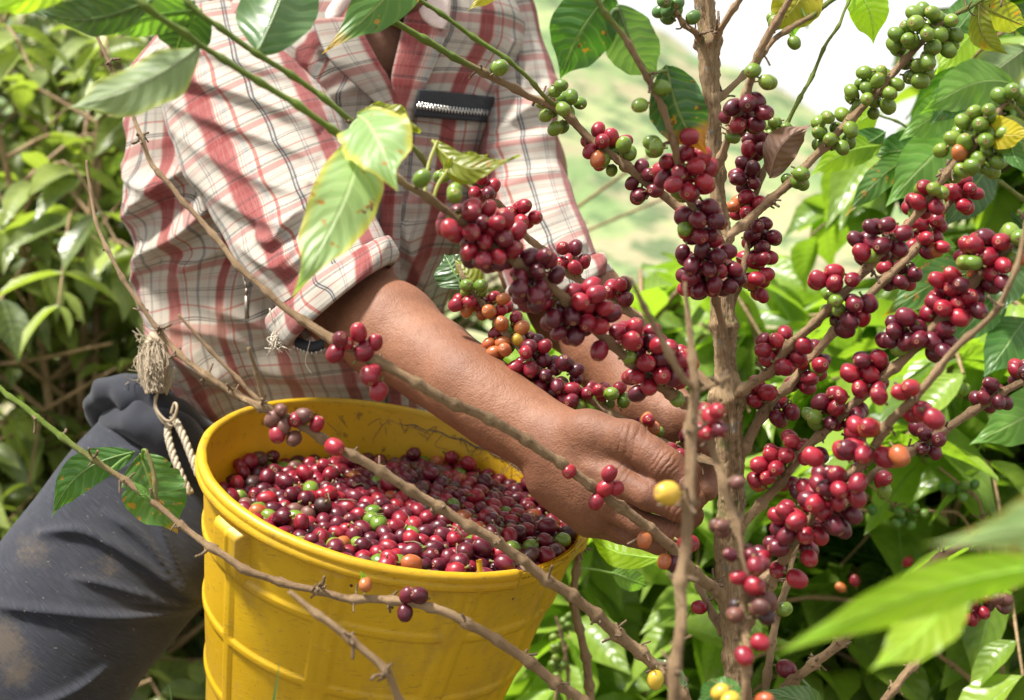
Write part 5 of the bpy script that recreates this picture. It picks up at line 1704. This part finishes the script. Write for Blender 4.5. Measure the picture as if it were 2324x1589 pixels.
# ------------------------------------------------------------------ cherries on the branches
PAL = {'R': 'RRRRRRRD', 'D': 'DDDDDDR', 'M': 'RRDG', 'G': 'G', 'H': 'H', 'O': 'OOOR', 'Y': 'Y', 'B': 'B', 'K': 'KKB', 'X': 'RRRO', 'Q': 'DDR', 'J': 'GGO'}
CL = [
    ('B1', 2095, 75, 88, 68, 24, 'G', 1.0), ('B1', 2090, 168, 24, 36, 5, 'G', 1.0), ('B1', 1986, 204, 62, 58, 17, 'G', .98), ('B1', 1899, 295, 56, 56, 12, 'G', .98), ('B1', 1807, 409, 36, 20, 4, 'G', .98),
    ('U5', 1712, 330, 38, 32, 7, 'D', 1), ('U5', 1694, 394, 40, 42, 8, 'D', 1), ('U5', 1692, 467, 42, 32, 6, 'X', 1), ('U5', 1731, 537, 42, 42, 9, 'D', 1), ('U5', 1718, 570, 38, 36, 6, 'R', 1), ('U5', 1721, 640, 28, 46, 7, 'X', 1), ('U5', 1762, 295, 28, 28, 6, 'G', .8),
    ('U1', 1692, 260, 52, 46, 10, 'D', 1.05), ('U1', 1662, 312, 6, 4, 1, 'G', .95), ('U1', 1705, 165, 5, 5, 1, 'G', .95), ('U1', 1738, 187, 20, 12, 2, 'G', .95),
    ('U2', 1800, 100, 5, 5, 1, 'G', .95), ('U2', 1756, 50, 14, 22, 2, 'G', .9), ('U4', 1519, 20, 34, 22, 5, 'H', .95), ('U4', 1572, 42, 6, 6, 1, 'H', .9),
    ('U6', 1502, 200, 5, 5, 1, 'G', .95), ('U6', 1451, 242, 5, 5, 1, 'G', .95), ('U6', 1484, 330, 20, 16, 3, 'G', .95), ('U6', 1562, 314, 5, 5, 1, 'R', 1), ('U6', 1559, 394, 70, 58, 16, 'R', 1), ('U6', 1555, 425, 25, 18, 3, 'G', .98), ('U6', 1590, 504, 55, 48, 11, 'Q', 1), ('U6', 1552, 520, 14, 10, 1, 'G', 1),
    ('U6', 1597, 580, 64, 48, 12, 'D', 1), ('U6', 1626, 625, 62, 46, 11, 'Q', 1), ('U6', 1585, 640, 40, 36, 5, 'D', 1),
    ('L1', 1130, 157, 22, 14, 2, 'G', .95), ('L1', 1275, 240, 58, 62, 11, 'G', .95), ('L1', 1380, 330, 66, 58, 9, 'R', 1), ('L1', 1395, 355, 50, 40, 5, 'G', .95), ('L1', 1463, 421, 42, 56, 8, 'D', .98), ('L1', 1480, 392, 8, 8, 1, 'G', .9), ('L1', 1355, 365, 14, 14, 1, 'O', 1),
    ('L2', 959, 407, 6, 6, 1, 'G', .92), ('L3', 1025, 396, 42, 30, 5, 'G', .9), ('L2', 1034, 439, 30, 10, 2, 'G', .9), ('L3', 1095, 425, 38, 36, 5, 'R', 1),
    ('L2', 1095, 510, 96, 56, 20, 'R', .95), ('L2', 1113, 560, 66, 52, 13, 'Q', .95), ('L2', 1220, 618, 58, 50, 14, 'D', .98), ('L2', 1213, 664, 52, 34, 9, 'D', .98), ('L2', 1337, 671, 52, 36, 8, 'R', .98), ('L2', 1291, 732, 54, 46, 10, 'D', .98), ('L2', 1352, 718, 50, 38, 7, 'R', .98),
    ('L2', 1434, 760, 52, 30, 8, 'R', 1), ('L2', 1359, 796, 5, 5, 1, 'R', 1.05), ('L2', 1427, 811, 5, 5, 1, 'G', .9), ('L2', 1473, 800, 52, 40, 9, 'R', 1), ('L2', 1455, 868, 36, 44, 6, 'R', 1), ('L2', 1518, 765, 48, 34, 8, 'R', 1), ('L2', 1522, 835, 56, 38, 10, 'R', 1), ('L2', 1562, 790, 34, 34, 5, 'X', 1),
    ('L2', 1016, 523, 22, 22, 2, 'X', .95),
    ('L3', 1187, 489, 42, 32, 8, 'R', 1), ('L3', 1298, 584, 42, 40, 8, 'R', 1), ('L3', 1300, 606, 5, 5, 1, 'G', .85), ('L3', 1409, 664, 42, 32, 6, 'R', 1),
    ('L4', 1075, 655, 38, 22, 4, 'G', .95), ('L4', 1052, 692, 30, 26, 4, 'O', .95), ('L4', 1109, 690, 50, 34, 8, 'O', .95), ('L4', 1159, 750, 52, 44, 9, 'X', 1), ('L4', 1127, 789, 34, 26, 4, 'O', 1), ('L4', 1175, 772, 8, 8, 1, 'Y', .9), ('L4', 1200, 800, 52, 44, 9, 'D', 1), ('L4', 1184, 845, 36, 30, 4, 'R', 1),
    ('L4', 1266, 848, 62, 38, 9, 'D', 1), ('L4', 1245, 882, 36, 26, 4, 'D', 1), ('L4', 1290, 896, 36, 28, 4, 'R', 1), ('L4', 1338, 888, 32, 20, 3, 'R', .95), ('L4', 1302, 920, 26, 14, 2, 'G', .95), ('L4', 1392, 905, 52, 26, 4, 'G', .95), ('L4', 1395, 888, 40, 16, 3, 'X', .95), ('L4', 1475, 961, 36, 24, 4, 'O', .95), ('L4', 1490, 980, 6, 6, 1, 'G', .95), ('L4', 1525, 1028, 28, 22, 4, 'R', .95),
    ('B2', 1775, 795, 58, 54, 12, 'R', .98), ('B3', 1840, 822, 48, 50, 8, 'R', .98), ('B3', 1848, 838, 8, 8, 1, 'G', .95), ('B2', 1890, 632, 50, 30, 6, 'R', .98), ('B2', 1893, 690, 24, 40, 4, 'G', .95), ('B2', 1946, 722, 42, 56, 9, 'D', .98), ('B2', 1994, 552, 64, 54, 14, 'D', .98), ('B2', 1971, 583, 6, 6, 1, 'G', .95), ('B3', 2045, 613, 46, 60, 9, 'Q', .98),
    ('B2', 2103, 452, 42, 42, 7, 'R', .9), ('B2', 2110, 456, 40, 40, 4, 'G', .88), ('B3', 2187, 440, 42, 44, 8, 'R', .95), ('B2', 2191, 345, 82, 66, 19, 'G', .9), ('B2', 2176, 348, 10, 10, 1, 'O', .9), ('B2', 2216, 272, 40, 30, 6, 'G', .9), ('B2', 2290, 222, 40, 26, 4, 'G', .9), ('B2', 2262, 325, 36, 30, 5, 'G', .9), ('B2', 2270, 382, 26, 18, 3, 'G', .9),
    ('B3', 2110, 535, 52, 50, 11, 'R', .98), ('B3', 2120, 568, 20, 10, 1, 'O', .98),
    ('B3', 1723, 898, 30, 42, 5, 'R', 1), ('B3', 1778, 936, 32, 38, 5, 'Q', 1), ('B3', 1822, 868, 30, 26, 3, 'R', 1),
    ('B4', 1804, 1020, 42, 40, 7, 'R', .98), ('B4', 1858, 1032, 6, 6, 1, 'D', 1), ('B4', 1888, 910, 42, 30, 6, 'R', .98), ('B4', 1846, 950, 24, 28, 3, 'G', .95), ('B4', 1890, 965, 32, 26, 3, 'R', 1), ('B4', 1946, 936, 30, 26, 3, 'D', 1), ('B4', 1950, 985, 44, 30, 6, 'R', .98), ('B4', 1970, 848, 56, 54, 11, 'R', .98), ('B4', 2045, 748, 60, 44, 11, 'D', .98), ('B4', 2132, 775, 36, 44, 7, 'D', .98), ('B4', 2040, 792, 6, 6, 1, 'G', .95),
    ('B4', 2151, 690, 56, 50, 11, 'R', .98), ('B4', 2198, 690, 32, 36, 5, 'Q', .98), ('B4', 2151, 640, 34, 26, 4, 'R', .98), ('B4', 2227, 562, 52, 40, 8, 'R', 1), ('B4', 2196, 592, 26, 18, 2, 'G', .98), ('B4', 2242, 610, 36, 24, 4, 'X', 1), ('B4', 2295, 535, 30, 16, 3, 'G', .98), ('B4', 2308, 590, 22, 34, 3, 'J', 1), ('B4', 2253, 635, 30, 22, 3, 'D', .98),
    ('B4', 1760, 1044, 42, 30, 6, 'R', .98), ('B4', 1716, 1091, 28, 18, 2, 'X', 1), ('B4', 1806, 1106, 28, 24, 4, 'D', .98), ('B4', 1733, 1060, 20, 16, 2, 'R', .98),
    ('B5', 1990, 898, 5, 5, 1, 'R', 1), ('B5', 2048, 884, 24, 12, 2, 'R', 1.0), ('B5', 2096, 942, 34, 28, 3, 'X', 1), ('B6', 2085, 978, 24, 16, 2, 'D', 1), ('B5', 1964, 972, 30, 26, 3, 'X', 1), ('B5', 1932, 1020, 34, 28, 4, 'R', 1), ('B5', 2016, 1037, 32, 28, 4, 'O', 1), ('B5', 1840, 1035, 5, 5, 1, 'R', 1),
    ('B5', 1884, 1091, 42, 32, 6, 'R', 1), ('B5', 1862, 1140, 46, 34, 6, 'R', 1), ('B5', 1924, 1106, 26, 30, 4, 'R', 1), ('B5', 1785, 1166, 36, 28, 5, 'R', 1), ('B5', 1793, 1206, 42, 26, 5, 'Q', 1), ('B5', 1910, 1180, 44, 38, 6, 'D', 1), ('B5', 1860, 1208, 20, 12, 2, 'R', 1.05), ('B5', 1762, 1228, 26, 16, 2, 'D', 1), ('B5', 1833, 1254, 18, 16, 2, 'R', 1), ('B5', 1763, 1292, 5, 5, 1, 'R', 1.02), ('B5', 1804, 1310, 5, 5, 1, 'X', 1.1), ('B5', 1727, 1268, 28, 20, 3, 'R', 1.02), ('B5', 1832, 1265, 6, 6, 1, 'R', 1.05),
    ('B6', 2250, 905, 48, 46, 7, 'D', 1), ('B6', 2112, 1005, 42, 36, 4, 'D', 1), ('B6', 1997, 1088, 34, 14, 2, 'R', 1), ('B6', 2005, 1114, 5, 5, 1, 'G', 1), ('B6', 2316, 838, 20, 40, 4, 'Q', 1), ('B6', 1950, 1060, 30, 26, 3, 'R', 1),
    ('V1', 1512, 1117, 4, 4, 1, 'Y', 1), ('L5', 1485, 1537, 4, 4, 1, 'Y', 1), ('L6', 1563, 1234, 26, 22, 2, 'R', 1), ('L6', 1528, 1274, 6, 6, 1, 'D', 1), ('L6', 1506, 1272, 4, 4, 1, 'O', .8),
    ('V2', 1672, 1095, 4, 4, 1, 'B', .7), ('V2', 1636, 1198, 16, 22, 3, 'B', .7), ('V2', 1654, 1256, 4, 4, 1, 'R', .75), ('V2', 1714, 1272, 26, 22, 4, 'R', .8), ('V2', 1676, 1310, 4, 4, 1, 'R', .85), ('V2', 1709, 1327, 5, 5, 1, 'R', .95), ('V2', 1731, 1374, 30, 34, 6, 'K', .8), ('V2', 1676, 1394, 24, 16, 3, 'K', .75), ('V2', 1723, 1456, 4, 4, 1, 'D', .85), ('V2', 1687, 1486, 4, 4, 1, 'X', .85),
    ('V2', 1645, 1578, 24, 8, 2, 'Y', .85), ('V2', 1731, 1584, 4, 4, 1, 'O', .85), ('R11', 1782, 1515, 4, 4, 1, 'R', 1.12), ('R11', 1778, 1380, 4, 4, 1, 'G', .95), ('L10', 1585, 1376, 4, 4, 1, 'R', 1),
    ('V2', 1615, 938, 24, 20, 3, 'R', .8), ('V2', 1612, 976, 32, 22, 4, 'D', .8), ('L4', 1559, 987, 10, 10, 1, 'D', 1), ('L2', 1535, 905, 8, 8, 1, 'G', 1.0),
    ('R9', 2191, 1370, 62, 46, 12, 'R', .98), ('R9', 2268, 1348, 46, 44, 9, 'B', .98), ('R9', 2107, 1420, 4, 4, 1, 'G', .95), ('R9', 2172, 1424, 26, 16, 2, 'G', .9), ('R9', 2120, 1395, 12, 12, 1, 'X', 1),
    ('R12', 2059, 1274, 5, 5, 1, 'D', 1), ('R12', 1906, 1332, 5, 5, 1, 'O', 1), ('R12', 1939, 1317, 5, 5, 1, 'X', 1), ('R13', 2165, 1075, 46, 26, 5, 'H', 1), ('R13', 2081, 1157, 34, 18, 3, 'H', 1), ('R13', 2026, 1157, 24, 12, 2, 'H', .95), ('R13', 1979, 1157, 4, 4, 1, 'H', .95), ('R13', 2055, 1188, 34, 14, 3, 'H', .95), ('R14', 2213, 735, 40, 30, 5, 'G', 1.0), ('R14', 2190, 1110, 40, 30, 4, 'H', 1),
    ('R16', 1262, 1490, 26, 60, 9, 'G', .95), ('R16', 1290, 1420, 20, 30, 4, 'G', .9),
    ('L6', 816, 755, 4, 4, 1, 'R', .98), ('L6', 852, 777, 4, 4, 1, 'R', .98), ('L6', 828, 797, 4, 4, 1, 'R', 1.05), ('L6', 763, 803, 4, 4, 1, 'R', .98), ('L6', 785, 775, 12, 10, 2, 'R', .85), ('L6', 841, 852, 4, 4, 1, 'O', 1), ('L6', 860, 888, 4, 4, 1, 'O', .95), ('L6', 850, 842, 6, 6, 1, 'R', .8),
    ('L6', 1291, 1069, 4, 4, 1, 'R', .92), ('L6', 1382, 1073, 4, 4, 1, 'R', .9), ('L6', 1372, 1107, 4, 4, 1, 'R', .92), ('L6', 1396, 1106, 4, 4, 1, 'R', .85), ('L6', 1352, 1137, 4, 4, 1, 'R', .92), ('L6', 1461, 1224, 4, 4, 1, 'O', .85),
    ('L5', 673, 952, 4, 4, 1, 'R', .98), ('L5', 690, 944, 6, 5, 1, 'B', 1), ('L5', 721, 962, 4, 4, 1, 'R', .92), ('L5', 620, 950, 4, 4, 1, 'B', .9), ('L5', 632, 985, 5, 5, 1, 'X', .9), ('L5', 645, 968, 4, 4, 1, 'B', .85), ('L5', 669, 995, 4, 4, 1, 'B', .95), ('L5', 762, 1013, 4, 4, 1, 'R', 1.0), ('L5', 640, 930, 4, 4, 1, 'B', .8),
    ('L7', 830, 1326, 4, 4, 1, 'O', .85), ('L7', 951, 1350, 4, 4, 1, 'D', .92), ('L7', 925, 1349, 4, 4, 1, 'D', .85), ('L7', 920, 1390, 4, 4, 1, 'D', .9),
]
placed = {}
for key, cx, cy, rx, ry, n, pal, sz in CL:
    o = B[key]
    path, rad, px = BR_[o.name]
    j = int(((px - [cx, cy]) ** 2).sum(1).argmin())
    dj = float((path[j] - ORG) @ FWD)
    m = K * dj
    # spread slightly beyond the branch, then push apart and hug the branch
    sz *= .93
    n = n if n < 4 else int(n * 1.15 + .5)
    r0 = .0072 * sz
    Q = np.zeros((n, 3))
    ang = rt.uniform(0, 6.283, n); rd = np.sqrt(rt.random(n))
    if n == 1: rd *= 0
    cxy = np.array([(cx - 1162) * K * dj, -(cy - 794.5) * K * dj])
    Q[:, 0] = cxy[0] + rd * np.cos(ang) * rx * m * .72
    Q[:, 1] = cxy[1] + rd * np.sin(ang) * ry * m * .72
    dep = .72 * min(rx, ry) * m if n > 2 else .004
    Q[:, 2] = dj + rt.uniform(-1, 1, n) * dep
    if n > 2 and key in ('B1', 'B2', 'B3', 'B4', 'L2', 'L4', 'L1'): Q[:, 2] += .40 * dep
    if n <= 2: Q[:, 2] = dj - (rad[j] + r0 * .8) * rt.uniform(.1, .9, n)
    Q = W(Q)
    lim = np.array([rx, ry]) * m - r0 * .9
    others = placed.setdefault(key, [])
    OP = np.array(others).reshape(-1, 3)
    near_o = OP[np.linalg.norm(OP - W(np.array([*cxy, dj])), axis=1) < .1] if len(OP) else OP
    for it in range(110):
        if n > 1:
            Dq = Q[:, None] - Q[None]; dd = np.linalg.norm(Dq, axis=2) + np.eye(n) * 9
            ov = np.clip(r0 * 1.98 - dd, 0, None)
            Q = Q + .42 * (Dq / dd[..., None] * ov[..., None]).sum(1)
        if len(near_o):
            Dq = Q[:, None] - near_o[None]; dd = np.linalg.norm(Dq, axis=2)
            ov = np.clip(r0 * 1.95 - dd, 0, None)
            Q = Q + .4 * (Dq / dd[..., None] * ov[..., None]).sum(1) * (n > 1)
        sel = path[max(0, j - 60):j + 60:2]; sr = rad[max(0, j - 60):j + 60:2]
        Dq = Q[:, None] - sel[None]; dd = np.linalg.norm(Dq, axis=2)
        kk = dd.argmin(1)
        ov = np.clip(sr[kk] + r0 * .78 - dd[np.arange(n), kk], 0, None)
        if n > 1: Q = Q + Dq[np.arange(n), kk] / dd[np.arange(n), kk][:, None] * ov[:, None]
        pull = np.clip(dd[np.arange(n), kk] - (sr[kk] + r0 * 2.6), 0, None)
        if n > 2: Q = Q - .25 * Dq[np.arange(n), kk] / dd[np.arange(n), kk][:, None] * pull[:, None]
        if n > 1:
            lc = np.stack([(Q - ORG) @ RIGHT, (Q - ORG) @ UP], 1) - cxy
            e = np.linalg.norm(lc / np.maximum(lim, .002), axis=1)
            out = np.clip(e - 1.12, 0, None) / np.maximum(e, 1)
            Q = Q - .22 * (lc * out[:, None]) @ np.stack([RIGHT, UP])
    others += Q.tolist()
    for q in Q:
        k2 = int(((path - q) ** 2).sum(1).argmin())
        ax = nrm(q - path[k2]) * .9 + rt.normal(size=3) * .30 - np.array([0, 0, .1])
        ck = random.choice(PAL[pal])
        cherry(ck, q, nrm(ax), sz * rt.uniform(.86, 1.07) * (.95 if ck in 'GH' else 1.0), o)

# ------------------------------------------------------------------ single leaves


def leaf(key, base, tip, hw, mat, bow=.12, tilt=0.0, fold=.25, side=0.0, wave=.10, parent=None, name='leaf', petiole=True, tearing=0.0, twist=0.0, start=0.0):
    """base, tip: x, y, depth; hw: half width in measured px; bow lifts the middle towards the viewer"""
    if key in ('L7', 'L7a', 'L5', 'L6'):
        base, tip = (*base[:2], nearer(base[2])), (*tip[:2], nearer(tip[2]))
    b, t = P(*base), P(*tip)
    L = np.linalg.norm(t - b)
    d = (t - b) / L
    mid = (b + t) / 2
    tow = nrm(ORG - mid)
    s = nrm(np.cross(d, tow))
    nn = np.cross(s, d)
    ca, sa_ = math.cos(tilt), math.sin(tilt)
    s, nn = s * ca + nn * sa_, nn * ca - s * sa_
    nu, nv = 40, 16
    u = np.linspace(start, 1, nu); v = np.linspace(-1, 1, nv + 1)
    wdt = hw * K * (base[2] + tip[2]) / 2
    pr = leaf_profile(u)
    ph = rt.uniform(0, 6.28)
    rag = 1 + .035 * wav(u[:, None] * 22, np.sign(v)[None] * 3, int(rt.integers(999)), 4)
    if tearing:
        rag = rag * (1 - tearing * np.clip(wav(u[:, None] * 30, np.sign(v)[None] * 5, int(rt.integers(999)), 4) - .35, 0, 1))
    y = v[None] * pr[:, None] * wdt * rag
    z = bow * L * np.sin(np.pi * u)[:, None] - fold * np.abs(y) * (1 - .4 * np.abs(v)[None])
    z = z + wave * wdt * np.sin(u[:, None] * 15 + ph + 1.7 * np.sign(v)[None]) * np.abs(v)[None] ** 1.5
    z = z - .012 * wdt * 10 * np.abs(((u[:, None] * 9 - np.abs(v)[None] ** 1.3 * 1.7) % 1) - .5) * (np.abs(v)[None] < .97) * .12
    sid = side * L * np.sin(np.pi * u)[:, None]
    tw = twist * u[:, None] * np.sign(1)
    yy_, zz_ = y * np.cos(tw) - 0 * z, z + y * np.sin(tw)
    V = b + u[:, None, None] * L * d + (yy_ + sid)[..., None] * s + zz_[..., None] * nn
    U = np.stack(np.broadcast_arrays(u[:, None], v[None] * .5 + .5), -1)
    mb = MB()
    mb.add(V.reshape(-1, 3), grid_faces(nu, nv + 1), U.reshape(-1, 2))
    mc = V[:, nv // 2] - nn * .0006
    wv_, wf_, _ = tube(mc[:-2], np.linspace(.0011, .0003, nu - 2), 6)
    mb.add(wv_, wf_, np.tile([.5, .5], (len(wv_), 1)))
    if petiole and key:
        path, rad, px = BR_[B[key].name]
        k2 = int(((path - b) ** 2).sum(1).argmin())
        if np.linalg.norm(path[k2] - b) < .06:
            q = path[k2]
            pv, pf, _ = tube(catmull(np.array([q, (q + b) / 2 + UP * .001, b + d * .004]), .002), .0012, 6)
            mb.add(pv, pf, np.tile([.5, .5], (len(pv), 1)))
    return mb.build(name, [LEAF[mat]], parent or B[key])


LV = [
    # branch, base, tip, half width, kind, options
    ('L2', (452, 106, .84), (135, 250, .80), 66, 'under', dict(bow=.06, tilt=-.55, fold=.5, side=-.10, wave=.14)),
    ('L2', (345, 0, .83), (84, 26, .90), 46, 'dark', dict(tilt=.35, bow=.05, side=-.05)),
    ('L2b', (455, 22, .89), (262, 82, .92), 46, 'light', dict(bow=.12, tilt=.2, side=.1)),
    ('L2b', (440, 5, .89), (395, 130, .93), 62, 'dark', dict(bow=.1)),
    ('L2', (180, -70, .80), (-50, 40, .74), 46, 'lime', dict()),
    ('L2b', (584, 118, .90), (655, -130, .96), 88, 'sheen', dict(bow=.10, fold=.65, side=.05)),
    ('L1', (985, -185, 1.05), (731, 122, .98), 62, 'spot', dict(bow=.06, fold=.3, side=-.06)),
    ('L1', (690, -80, 1.04), (655, 66, 1.06), 40, 'dark', dict()),
    ('L1b', (1140, -40, 1.06), (1062, 24, 1.04), 20, 'yellow', dict(petiole=False)),
    ('L2', (826, 318, .885), (664, 672, .80), 78, 'pale', dict(bow=.10, fold=.25, side=-.03, wave=.16)),
    ('L2', (812, 262, .89), (905, 436, .82), 84, 'pale', dict(bow=.14, fold=.35, side=-.04, wave=.18, tearing=.3)),
    ('L2b', (830, 246, .94), (955, 300, .95), 36, 'olive', dict(bow=.1, tilt=.5, wave=.25)),
    ('L2', (980, 318, .93), (1180, 352, .91), 30, 'olive', dict(bow=.05, tilt=.3, side=.24, wave=.2)),
    ('L2', (1006, 388, .92), (1108, 350, .93), 38, 'olive', dict(bow=.12, side=.12, wave=.2)),
    ('U6', (1388, -20, .95), (1272, 180, .98), 74, 'mid', dict(bow=.08, side=.06)),
    ('U6', (1402, 12, .95), (1492, 178, 1.0), 60, 'sheen', dict(bow=.10, side=.06)),
    ('U6', (1512, 148, .975), (1606, 352, 1.0), 64, 'rust', dict(bow=.09, fold=.35, side=.08, wave=.14)),
    ('U2', (1850, -60, 1.17), (1745, 74, 1.18), 56, 'yellow', dict(side=-.06)),
    ('U2', (1790, -30, 1.17), (1800, 92, 1.19), 34, 'light', dict()),
    ('U5', (1936, -40, 1.19), (1982, 100, 1.20), 44, 'lime', dict(side=-.1, fold=.35)),
    ('U5', (1748, 404, 1.14), (1843, 282, 1.13), 40, 'dry', dict(side=-.16, fold=.6, wave=.22, petiole=False)),
    ('B1', (2222, 2, 1.11), (2290, 124, 1.12), 28, 'olive', dict(side=.2)),
    ('B1', (2215, 10, 1.11), (2330, 60, 1.14), 34, 'olive', dict()),
    ('B2', (2242, 270, 1.0), (2350, 300, .96), 36, 'yellow', dict(side=.15, bow=.1)),
    ('B2', (2300, 300, .99), (2335, 400, .97), 22, 'mid', dict(side=.12)),
    ('L7', (306, 1026, 1.02), (116, 1176, 1.01), 42, 'mid', dict(bow=.10, side=.16, fold=.2)),
    ('L7a', (318, 1030, 1.03), (404, 1212, 1.04), 72, 'spot', dict(bow=.08, fold=.22, side=.04, tearing=.25)),
    ('L7', (357, 1148, .955), (300, 1090, .95), 10, 'light', dict()),
    ('L7', (832, 1322, .93), (818, 1296, .925), 7, 'lime', dict(petiole=False)),
    ('L10', (1500, 1268, 1.30), (1338, 1212, 1.36), 34, 'lime', dict(side=-.08)),
    ('L4', (1050, 655, 1.23), (1008, 575, 1.25), 46, 'dark', dict()),
    ('L4', (1092, 690, 1.23), (1030, 585, 1.24), 30, 'olive', dict(side=.06)),
    ('L4', (1160, 800, 1.23), (1135, 690, 1.27), 30, 'light', dict()),
    ('R10', (1870, 1600, 1.13), (1725, 1566, 1.08), 32, 'sheen', dict()),
    ('V2', (1640, 1560, .86), (1580, 1600, .84), 30, 'mid', dict()),
    ('V2', (1690, 1590, .86), (1610, 1540, .88), 26, 'mid', dict()),
    ('L5', (1560, 1570, 1.07), (1480, 1490, 1.10), 26, 'sheen', dict()),
    ('L9', (1390, 1300, 1.42), (1470, 1330, 1.45), 26, 'light', dict()),
]
for key, b, t, hw, mat, kw in LV:
    leaf(key, b, t, hw, mat, **kw)

# near twig of another plant with big leaves reaching in from the right, close to the viewer
nearp = empty('coffee_branch', P(2700, 2300, .60), 'out of focus coffee twig with large bright green leaves reaching in from the right edge', 'branch')
br('F', [(2760, 1900, .62, 26), (2600, 1450, .60, 20), (2430, 1270, .58, 16), (2330, 1120, .56, 12)], parent=nearp, green=([2300, 2700], [1, .6]), scar=0)
leaf('F', (2400, 1282, .575), (1752, 1488, .52), 56, 'lime', bow=.05, tilt=.25, side=.05, fold=.3)
leaf('F', (2190, 1310, .60), (1970, 1525, .57), 62, 'lime', bow=.05, tilt=-.2, fold=.2, side=-.06)
leaf('F', (2450, 975, .56), (2095, 1240, .44), 86, 'pale', bow=.12, tilt=.25, side=-.10)
leaf('F', (2400, 1150, .56), (2320, 1300, .52), 30, 'light', bow=.05)

# large leaves of the tall bush at the right edge, each hung where it shows
rb = empty('coffee_bush', P(2480, 2600, 1.52), 'coffee bush with big drooping glossy leaves against the white sky at upper right', 'bush', GR)
br('G1', [(2480, 2620, 1.52, 30), (2470, 1200, 1.52, 24), (2440, 400, 1.5, 16), (2400, -80, 1.5, 12)], parent=rb, scar=.2)
br('G2', [(2440, 400, 1.5, 12), (2300, 240, 1.47, 9), (2170, 150, 1.45, 6), (2120, 60, 1.45, 5)], parent=rb, scar=.1, green=([2200, 2400], [1, .3]))
br('G3', [(2450, 560, 1.5, 12), (2280, 420, 1.47, 9), (2080, 300, 1.46, 6), (1990, 260, 1.46, 5)], parent=rb, scar=.1, green=([2200, 2400], [1, .3]))
br('G4', [(2460, 760, 1.5, 12), (2300, 640, 1.47, 9), (2140, 560, 1.46, 6)], parent=rb, scar=.1, green=([2200, 2400], [1, .3]))
for key, b, t, hw, mat, kw in (
        ('G2', (2300, 190, 1.46), (2085, 260, 1.42), 56, 'light', dict(side=.10, bow=.12)),
        ('G2', (2200, 175, 1.45), (2110, 285, 1.42), 44, 'mid', dict(bow=.1)),
        ('G2', (2330, 110, 1.48), (2170, 225, 1.45), 54, 'under', dict(bow=.12, fold=.5)),
        ('G2', (2150, 100, 1.45), (2240, -20, 1.47), 44, 'mid', dict()),
        ('G2', (2220, 60, 1.46), (2120, 170, 1.44), 38, 'lime', dict()),
        ('G3', (2200, 300, 1.46), (2010, 470, 1.43), 62, 'light', dict(bow=.1, side=.05)),
        ('G3', (2190, 260, 1.46), (2040, 320, 1.42), 48, 'light', dict(side=.1, bow=.14)),
        ('G3', (2120, 330, 1.46), (1975, 350, 1.48), 44, 'mid', dict()),
        ('G3', (2080, 350, 1.46), (1918, 492, 1.44), 32, 'spot', dict(side=.06)),
        ('G3', (2010, 300, 1.46), (1870, 350, 1.47), 36, 'mid', dict(side=-.08)),
        ('G3', (1990, 250, 1.46), (1915, 300, 1.47), 32, 'lime', dict()),
        ('G3', (2000, 330, 1.46), (1838, 400, 1.46), 38, 'lime', dict(side=.1)),
        ('G3', (2250, 370, 1.47), (2140, 520, 1.45), 52, 'dark', dict()),
        ('G3', (2340, 320, 1.48), (2200, 300, 1.45), 50, 'under', dict(bow=.15)),
        ('G4', (2300, 560, 1.48), (2270, 720, 1.44), 50, 'dark', dict()),
        ('G4', (2230, 600, 1.47), (2000, 720, 1.45), 48, 'spot', dict(side=.05)),
        ('G4', (2170, 560, 1.46), (2000, 560, 1.48), 44, 'light', dict(side=-.1)),
        ('G4', (2330, 720, 1.48), (2230, 860, 1.44), 52, 'mid', dict()),
        ('G4', (2280, 650, 1.48), (2150, 790, 1.46), 46, 'mid', dict()),
        ('G1', (2420, 900, 1.5), (2200, 1010, 1.46), 60, 'light', dict()),
        ('G1', (2420, 600, 1.5), (2290, 480, 1.46), 50, 'dark', dict()),
        ('G1', (2420, 240, 1.5), (2330, 60, 1.46), 50, 'light', dict()),
        ('G1', (2400, 60, 1.5), (2270, 20, 1.46), 44, 'dark', dict())):
    leaf(key, b, t, hw, mat, petiole=False, **kw)

# grass blades at the lower edge
N = NT('grass_blade'); GRASS = N.done(add_translucent(N, N.pr((.10, .22, .05), .4), (.2, .4, .08), .3))
for q, (bx, by, tx, ty, d, w_, lab) in enumerate(((580, 2000, 635, 1500, .92, 17, 'taller green grass blade in front of the yellow bucket'), (470, 2000, 384, 1555, .95, 14, 'short green grass blade left of the bucket at the lower edge'))):
    root_z = 0.0
    p = catmull(np.array([P(bx + 30, 3300, d), P(bx, by, d), P((bx + tx) / 2 - 8, (by + ty) / 2, d), P(tx, ty, d)]), .01)
    n_ = len(p)
    wd = w_ * K * d * np.clip((1 - np.linspace(0, 1, n_)) * 4, 0.03, 1)
    a_ = p - RIGHT * wd[:, None]; b_ = p + RIGHT * wd[:, None]; c_ = p + FWD * wd[:, None] * .8
    V = np.concatenate([a_, c_, b_])
    F = [[k_ * n_ + i_, (k_ + 1) * n_ + i_, (k_ + 1) * n_ + i_ + 1, k_ * n_ + i_ + 1] for k_ in (0, 1) for i_ in range(n_ - 1)]
    o = mk('grass_blade', V, F, GRASS)
    tag(o, lab, 'grass blade')
